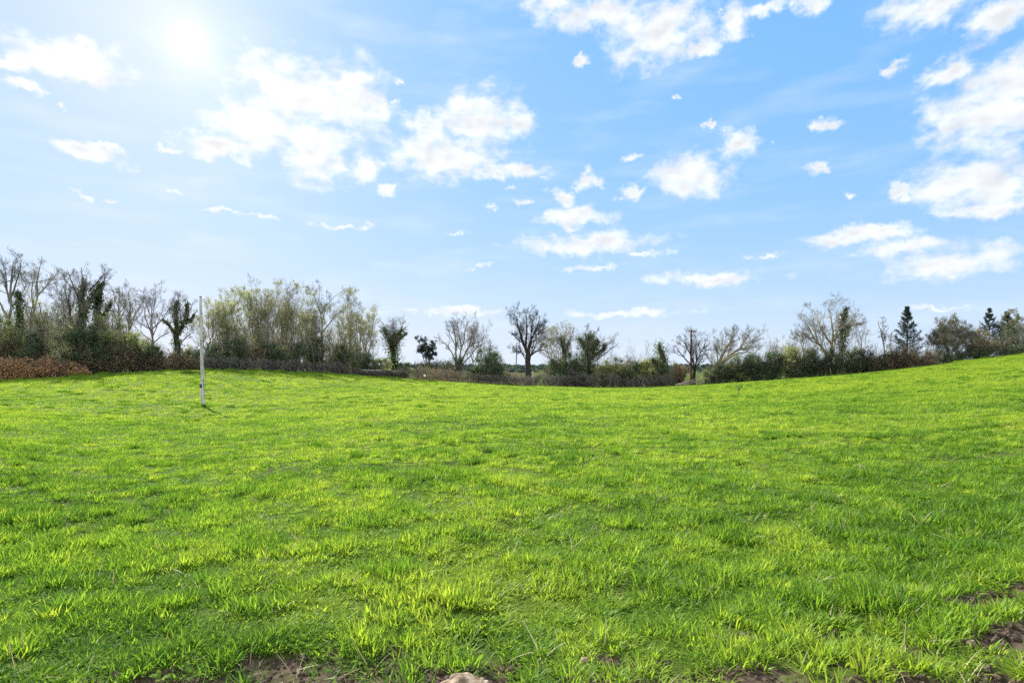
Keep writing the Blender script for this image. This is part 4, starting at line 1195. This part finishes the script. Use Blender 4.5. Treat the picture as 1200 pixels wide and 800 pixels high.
conifer('conifer', 'dark flat layered pine near the right edge', 1159, 9, 362, 58, 2, tiers=17, droop=.05, gap=.1, upturn=.10)
bush('bush', 'brown twiggy bush before the layered pine', 1150, 4, 383, 34, 'rust', seed=82, clumps=18, per=550, twigs=8, stem='grey')
conifer('conifer', 'smaller pine squeezed between the layered pine and the olive brown tree', 1180, 10, 366, 46, 3, tiers=16, droop=.05, gap=.15, upturn=.1)
tree('budding_tree', 'olive brown budding tree cut by the right edge', 1203, 8, 362, 52, 'grey', (6, 5, 5, 4), 2, .25, seed=88, buds=11000, bud_mat='dull', bud_size=.16, n_limbs=10)
bush('evergreen_bush', 'dark bush on the brow beneath the olive brown tree', 1186, 6, 378, 48, 'hedge', seed=83, clumps=18, per=600, twigs=2)


for i, (a0, a1, tp, beh, th, lf, stm, n_, ns, lab) in enumerate([
        (-50, 70, [(-50, 380), (10, 388), (40, 376), (70, 384)], 4, 3, 'olive', 'grey', 2500, 120, 'tangled thicket of fine twigs under the tallest bare tree'),
        (60, 170, [(60, 380), (90, 372), (130, 376), (170, 396)], 4, 3, 'bud', 'pale', 2500, 120, 'pale twig thicket between the ivy twins and the slender pale tree'),
        (160, 250, [(160, 402), (190, 412), (220, 410), (250, 402)], 3.5, 2.5, 'rust', 'grey', 1800, 100, 'low twig thicket across the bright sky gap'),
        (240, 345, [(240, 392), (290, 386), (345, 384)], 6, 4, 'bud', 'pale', 3500, 150, 'pale twig thicket in the left half of the wood'),
        (335, 440, [(335, 386), (390, 384), (420, 396), (440, 410)], 6, 4, 'olive', 'pale', 3500, 150, 'olive twig thicket in the right half of the wood'),
        (505, 610, [(505, 428), (540, 422), (575, 420), (610, 432)], 4, 2.5, 'twiggy', 'grey', 1600, 100, 'grey twig thicket around the feet of the forked trees'),
        (600, 660, [(600, 433), (618, 435), (640, 430), (660, 420)], 6, 2.5, 'rust', 'grey', 2600, 80, 'brown twig thicket behind the big dark tree'),
        (650, 796, [(650, 414), (680, 412), (715, 414), (740, 416), (770, 416), (796, 424)], 4.5, 3, 'olive', 'grey', 3200, 150, 'mixed twig thicket between the ivy column and the utility pole'),
        (820, 945, [(820, 430), (860, 416), (900, 408), (945, 402)], 3.4, 2.5, 'olive', 'pale', 3200, 140, 'olive twig thicket rising out of the hedge below the leaning tree'),
        (935, 1050, [(935, 402), (980, 400), (1015, 406), (1050, 404)], 3.2, 2.5, 'bud', 'grey', 3000, 140, 'buff twig thicket around the lichened tree and saplings'),
        (1040, 1100, [(1040, 406), (1070, 408), (1100, 410)], 2.6, 2, 'rust', 'grey', 1800, 80, 'russet twig thicket between the spruce and the rounded shrub'),
        (1130, 1230, [(1130, 392), (1165, 388), (1200, 384), (1230, 380)], 5.5, 3, 'rust', 'grey', 2600, 100, 'brown twig thicket below the layered pine')]):
    hedge('thicket', lab, a0, a1, tp, beh, th, lf, stm, int(n_ * 1.3), .13, 40 + i, int(ns * .5), cat='thicket', ragged=.7)

# ------------------------------------------------------------------ poles, posts, wall, logs, stone
def mat_wood_pole():
    m = bpy.data.materials.new('weathered pole'); m.use_nodes = True
    nt = m.node_tree; N, L = nt.nodes.new, nt.links.new
    b = nt.nodes['Principled BSDF']; b.inputs['Roughness'].default_value = .85
    tc = N('ShaderNodeTexCoord'); mp = N('ShaderNodeMapping'); mp.inputs['Scale'].default_value = (14, 14, 1.1)
    L(tc.outputs['Object'], mp.inputs[0])
    n = N('ShaderNodeTexNoise'); n.inputs['Scale'].default_value = 1.0; n.inputs['Detail'].default_value = 8; n.inputs['Roughness'].default_value = .7
    L(mp.outputs[0], n.inputs['Vector'])
    r = N('ShaderNodeValToRGB'); e = r.color_ramp.elements
    e[0].position = .36; e[0].color = (.13, .115, .10, 1); e[1].position = .60; e[1].color = (.56, .545, .52, 1)
    L(n.outputs['Fac'], r.inputs[0]); L(r.outputs[0], b.inputs['Base Color'])
    bp = N('ShaderNodeBump'); bp.inputs['Strength'].default_value = .5; bp.inputs['Distance'].default_value = .01
    L(n.outputs['Fac'], bp.inputs['Height']); L(bp.outputs[0], b.inputs['Normal'])
    return m


def plain(name, c, rough=.6, metal=0.0):
    return_m = mat_bark(name, tuple(x * .75 for x in c), c, 9.0)
    b = return_m.node_tree.nodes['Principled BSDF']; b.inputs['Roughness'].default_value = rough; b.inputs['Metallic'].default_value = metal
    return return_m


M_POLE = mat_wood_pole()
M_IRON = plain('galvanised iron', (.22, .22, .23), .5, .6)
M_DARK = plain('dark fittings', (.05, .05, .05), .6)
M_RED = mat_bark('red brown pole', (.12, .05, .035), (.26, .12, .085), 5.0)
M_WHITE = plain('white paint', (.80, .80, .78), .5)
M_CONC = mat_bark('grey wall', (.12, .115, .105), (.27, .26, .24), 4.0)
M_COPE = mat_bark('pale coping', (.28, .27, .25), (.46, .45, .42), 6.0)
M_STONE = mat_bark('sandy stone', (.11, .080, .052), (.38, .30, .21), 16.0)
_n = M_STONE.node_tree; _b = _n.nodes.new('ShaderNodeBump'); _b.inputs['Strength'].default_value = .9; _b.inputs['Distance'].default_value = .012
_t = _n.nodes.new('ShaderNodeTexNoise'); _t.inputs['Scale'].default_value = 38; _t.inputs['Detail'].default_value = 8
_c = _n.nodes.new('ShaderNodeTexCoord'); _n.links.new(_c.outputs['Object'], _t.inputs['Vector'])
_n.links.new(_t.outputs['Fac'], _b.inputs['Height']); _n.links.new(_b.outputs[0], _n.nodes['Principled BSDF'].inputs['Normal'])


def box_acc(acc, lo, hi, bevel=0.0):
    x0, y0, z0 = lo; x1, y1, z1 = hi
    V = np.array([(x, y, z) for z in (z0, z1) for y in (y0, y1) for x in (x0, x1)], float)
    Q = [(0, 2, 3, 1), (4, 5, 7, 6), (0, 1, 5, 4), (2, 6, 7, 3), (0, 4, 6, 2), (1, 3, 7, 5)]
    acc.add(V, Q)


def cyl(acc, p0, p1, r0, r1, K=12, caps=True, S=6, wob=0.0, rng=None):
    P = np.linspace(p0, p1, S + 1)
    if wob: P[1:-1] += rng.normal(0, wob, (S - 1, 3))
    R = np.linspace(r0, r1, S + 1)
    if caps:
        P = np.concatenate((P[:1] + (P[0] - P[1]) * 1e-4, P, P[-1:] + (P[-1] - P[-2]) * 1e-4)); R = np.concatenate(([.001], R, [.001]))
    acc.tubes(P[None], R[None], K)


def make_pole():
    Y = sight(238, 475.5); X = (238 - 600) / F * Y
    z0 = float(ground_z(X, Y)); base = np.array((X, Y, z0))
    top = W(235, 348, Y); top[1] = Y
    H = top[2] - z0
    root = thing('telegraph_pole', 'weathered grey wooden pole standing alone in the grass', 'pole', base)
    a = Acc(); rng = np.random.default_rng(3)
    cyl(a, base + (0, 0, -.5), top, .124, .070, 16, True, 12, .006, rng)
    a.build('shaft', M_POLE, root, base, True)
    d = (top - base) / H

    def at(f): return base + (top - base) * f
    b = Acc(); cyl(b, at(.998), at(1.004) + (0, 0, .02), .078, .062, 16); b.build('cap', M_DARK, root, base)
    b = Acc()
    p = at(.985); cyl(b, p + (.0, -.02, 0), p + (.42, -.02, .01), .022, .018, 8); cyl(b, p + (.12, -.02, -.22), p + (.33, -.02, 0), .012, .012, 6)
    bo = b.build('bracket', M_IRON, root, base)
    b = Acc(); p2 = p + (.40, -.02, .03); cyl(b, p2, p2 + (0, 0, .07), .035, .045, 10); cyl(b, p2 + (0, 0, .07), p2 + (0, 0, .13), .03, .02, 10)
    b.build('insulator', M_WHITE, bo, base)
    for f, s in ((.585, 1), (.63, 1), (.655, -1), (.555, -1)):
        b = Acc(); p = at(f); cyl(b, p + (s * .10, -.03, 0), p + (s * .26, -.05, .01), .014, .014, 6); cyl(b, p + (s * .255, -.05, -.005), p + (s * .255, -.05, .05), .014, .014, 6)
        b.build('step_iron', M_IRON, root, base)
    b = Acc(); p = at(.185)
    box_acc(b, p + (-.12, -.160, -.13), p + (.01, -.100, .13)); b.build('marker_plate', M_DARK, root, base)
    b = Acc(); p = at(.60); cyl(b, p + (0, 0, -.03), p + (0, 0, .03), .104, .103, 16); b.build('band', M_IRON, root, base)
    b = Acc(); p = at(.24); cyl(b, p + (0, 0, -.02), p + (0, 0, .02), .121, .120, 16); b.build('band', M_IRON, root, base)


make_pole()


def utility_pole(label, px, row_top, behind, mat, arms, r=.15, lean=0.0):
    Y = float(edge_depth(px) + behind); X = (px - 600) / F * Y; z0 = float(ground_z(X, Y)); base = np.array((X, Y, z0))
    top = W(px + lean, row_top, Y)
    root = thing('utility_pole', label, 'pole', base)
    a = Acc(); cyl(a, base + (0, 0, -.4), top, r * 1.15, r * .8, 10); a.build('shaft', mat, root, base, True)
    for dz, hw in arms:
        b = Acc(); p = top + (0, 0, -dz); box_acc(b, p + (-hw, -r - .10, -.07), p + (hw, -r + .02, .07)); ao = b.build('crossarm', mat, root, base)
        for s in (-1, 0, 1):
            c = Acc(); q = p + (s * hw * .85, -r * .6, .07); cyl(c, q, q + (0, 0, .16), .045, .03, 8); c.build('insulator', M_DARK, ao, base)


utility_pole('red brown utility pole with a short crossarm inside the bare tree', 809.5, 386, 6.5, M_RED, [(.35, .75)], .19, .5)
utility_pole('thin grey utility pole left of the big dark tree', 604.5, 401, 28, plain('grey pole', (.16, .15, .15)), [], .13, 1.0)


def wall():
    x0, x1 = 421, 472
    root = None
    pm = 446; Ym = float(edge_depth(pm) + 1.9); base = np.array(((pm - 600) / F * Ym, Ym, float(ground_z((pm - 600) / F * Ym, Ym))))
    root = thing('low_wall', 'low grey wall with a pale flat top between wood and marker', 'wall', base)
    for part, mat, t0, t1, hw in (('stonework', M_CONC, None, -.14, .17), ('coping', M_COPE, -.137, 0.0, .23)):
        a = Acc(); V = []
        pts = np.linspace(x0, x1, 14)
        for px in pts:
            Y = float(edge_depth(px) + 1.9)
            zt = W(px, 432.8 + (px - 421) * .025, Y)[2]; X = (px - 600) / F * Y
            zb = float(ground_z(X, Y)) - .3 if t0 is None else zt + t0
            for (dy, z) in ((-hw, zb), (hw, zb), (hw, zt + t1), (-hw, zt + t1)): V.append((X, Y + dy, z))
        n = len(pts); idx = np.arange(n * 4).reshape(n, 4)
        nx = np.roll(idx, -1, 1)
        Q = np.stack((idx[:-1], nx[:-1], nx[1:], idx[1:]), -1).reshape(-1, 4).tolist() + [tuple(idx[0][::-1]), tuple(idx[-1])]
        a.add(V, np.array(Q)); a.build(part, mat, root, base)


wall()


def marker(px, row, behind):
    Y = float(edge_depth(px) + behind); X = (px - 600) / F * Y; z0 = float(ground_z(X, Y)); base = np.array((X, Y, z0))
    root = thing('marker_post', 'small round white marker on a post in the brown hedge', 'marker', base)
    c = W(px, row, Y)
    a = Acc(); cyl(a, base + (0, 0, -.3), c + (0, .05, 0), .04, .04, 8); a.build('post', M_IRON, root, base)
    a = Acc(); cyl(a, c + (0, -.04, 0), c + (0, 0.0, 0), .24, .24, 20); a.build('disc', M_WHITE, root, base)


marker(497.6, 440.2, .2)


def fence_post(label, px, r0, behind, h=None):
    Y = float(edge_depth(px) + behind); X = (px - 600) / F * Y; z0 = float(ground_z(X, Y)); base = np.array((X, Y, z0))
    t = W(px, r0, Y)
    a = Acc(); cyl(a, np.array((0, 0, -.3)), np.array((0.02, 0, t[2] - z0)), .075, .07, 10)
    o = a.build('fence_post', M_COPE, None, 0, True); o.location = base
    tag(o, label, 'post')


fence_post('pale wooden fence post touching the right side of the big dark tree', 624, 436, 2.0)


def logs():
    rng = np.random.default_rng(77)
    spec = [((794, 450.5), (822, 446), .20, 'long pale fallen branch lowest in the cut branch pile'), ((800, 448), (816, 443), .15, 'short thick pale branch on the cut branch pile'),
            ((808, 450), (830, 442), .13, 'thin branch sloping up the right side of the pile'), ((792, 451), (806, 448.5), .17, 'stubby branch at the left end of the pile'),
            ((816, 451), (836, 448), .14, 'fallen branch at the right foot of the pile')]
    for i, (p0, p1, r, lab) in enumerate(spec):
        Y = float(edge_depth(812)) - .2 + .35 * i
        a0, a1 = W(*p0, Y), W(*p1, Y); a1[1] += rng.uniform(-.6, .6)
        a0[2] = max(a0[2], float(ground_z(a0[0], a0[1])) + r * .7)
        a1[2] = max(a1[2], float(ground_z(a1[0], a1[1])) + r * .7)
        root = thing('fallen_branch', lab, 'branch', a0, 'cut branches piled below the utility pole')
        a = Acc(); P = resample(np.array([a0, a0 * .5 + a1 * .5 + rng.normal(0, .12, 3), a1]), 8)
        R = np.linspace(r, r * .45, 9)
        a.tubes(np.concatenate((P[:1], P, P[-1:]))[None], np.concatenate(([.01], R, [.01]))[None], 8)
        a.build('limb', BARK['pale'], root, a0, True)
        b = Acc(); st, d, ln, ra = spawn(P[None], R[None], 7, .3, 1, .4, 1.1, .4, rng, .4)
        Q = grow(st, d, np.clip(ln, .4, 2), 4, .2, .05, rng); b.tubes(Q, np.maximum(ra, .02)[:, None] * np.linspace(1, .4, 5), 5)
        b.build('side_branch', BARK['pale'], root, a0)


logs()


def stone(name, label, px, row, w, d, h, seed):
    import bmesh
    Y = EYE * F / (row - YH); X = (px - 600) / F * Y
    rng = np.random.default_rng(seed)
    bm = bmesh.new(); bmesh.ops.create_icosphere(bm, subdivisions=5, radius=1)
    co = np.array([v.co[:] for v in bm.verts])
    s = np.sign(co) * np.abs(co) ** .80
    f = 1 + .55 * (fbm(co[:, 0] * 1.6 + 5 + seed, co[:, 1] * 1.6 + co[:, 2], seed, 4) - .5) + .16 * (fbm(co[:, 0] * 6 + 9, co[:, 1] * 6 + co[:, 2] * 5, seed + 3, 3) - .5)
    s = s * f[:, None] * np.array((w / 2, d / 2, h))
    ledge = .018 * (np.floor(fbm(s[:, 0] * 9, s[:, 1] * 9, seed + 8, 2) * 6) / 6)
    s[:, 2] += ledge * (s[:, 2] > 0)
    for v, c in zip(bm.verts, s): v.co = c
    me = bpy.data.meshes.new(name); bm.to_mesh(me); bm.free()
    me.polygons.foreach_set('use_smooth', np.ones(len(me.polygons), bool))
    me.materials.append(M_STONE)
    o = bpy.data.objects.new(name, me); COL.objects.link(o)
    o.location = (X, Y, float(ground_z(X, Y)) - h * .25); o.rotation_euler = (.08, -.05, .2)
    tag(o, label, 'stone')


stone('stone', 'flat sandy stone half sunk in the soil at the bottom edge', 543, 803, .27, .20, .062, 5)
stone('small_stone', 'small pale stone among grass and bare soil right of centre', 685, 771, .045, .035, .02, 6)
stone('small_stone', 'pale pebble on the dark soil patch at lower right', 1138, 757, .05, .03, .018, 7)


# ------------------------------------------------------------------ a few plants standing out of the grass
def dock(label, px, row, h, seed):
    Y = 0; rng = np.random.default_rng(seed)
    # distance where this line of sight meets the ground
    ys = np.linspace(4, 100, 4000); X = (px - 600) / F * ys
    rr = YH - (ground_z(X, ys) - EYE) / ys * F
    Y = float(ys[np.argmax(rr < row)]); x = (px - 600) / F * Y
    base = np.array((x, Y, float(ground_z(x, Y))))
    root = thing('thistle', label, 'plant', base)
    a = Acc(); P = grow(base[None], np.array([[.05, 0, 1]]), np.array([h]), 6, .08, 0, rng); a.tubes(P, np.linspace(.02, .008, 7)[None], 6)
    s2, d2, l2, r2 = spawn(P, np.full(P.shape[:2], .01), 7, .4, 1, .4, .9, .4, rng); P2 = grow(s2, d2, l2, 3, .1, .1, rng); a.tubes(P2, np.full(P2.shape[:2], .008), 4)
    a.build('stalk', BARK['brown'], root, base)
    b = Acc(); q = np.concatenate((P.reshape(-1, 3), np.repeat(P2.reshape(-1, 3), 5, 0))); b.leaves(q + rng.normal(0, .03, q.shape), .09, rng, .2, .4)
    b.build('foliage', LEAF['hedge'], root, base)


dock('single dark thistle stalk standing in the far right grass', 865, 464, .85, 3)


# ------------------------------------------------------------------ far land seen through the gaps
def far_woods():
    rng = np.random.default_rng(9)
    a = Acc()
    for i in range(900):
        ang = rng.uniform(-.75, .75); R = rng.choice((330, 470, 640, 900)) * rng.uniform(.95, 1.05)
        x, y = R * math.sin(ang), R * math.cos(ang)
        z = float(ground_z(x, y)); h = R * rng.uniform(.003, .0075)
        n = 90
        d = norm(rng.normal(size=(n, 3))) * (rng.uniform(0, 1, n) ** .4)[:, None] * np.array((h * 1.1, h, h * .55))
        a.leaves(np.array((x, y, z + h * .5)) + d, h * .42, rng, .2, .8)
    o = a.build('distant_woodland', LEAF['far'], None, 0)
    tag(o, 'distant blue green woods and hedges beyond the field', 'woodland', kind='stuff')


far_woods()
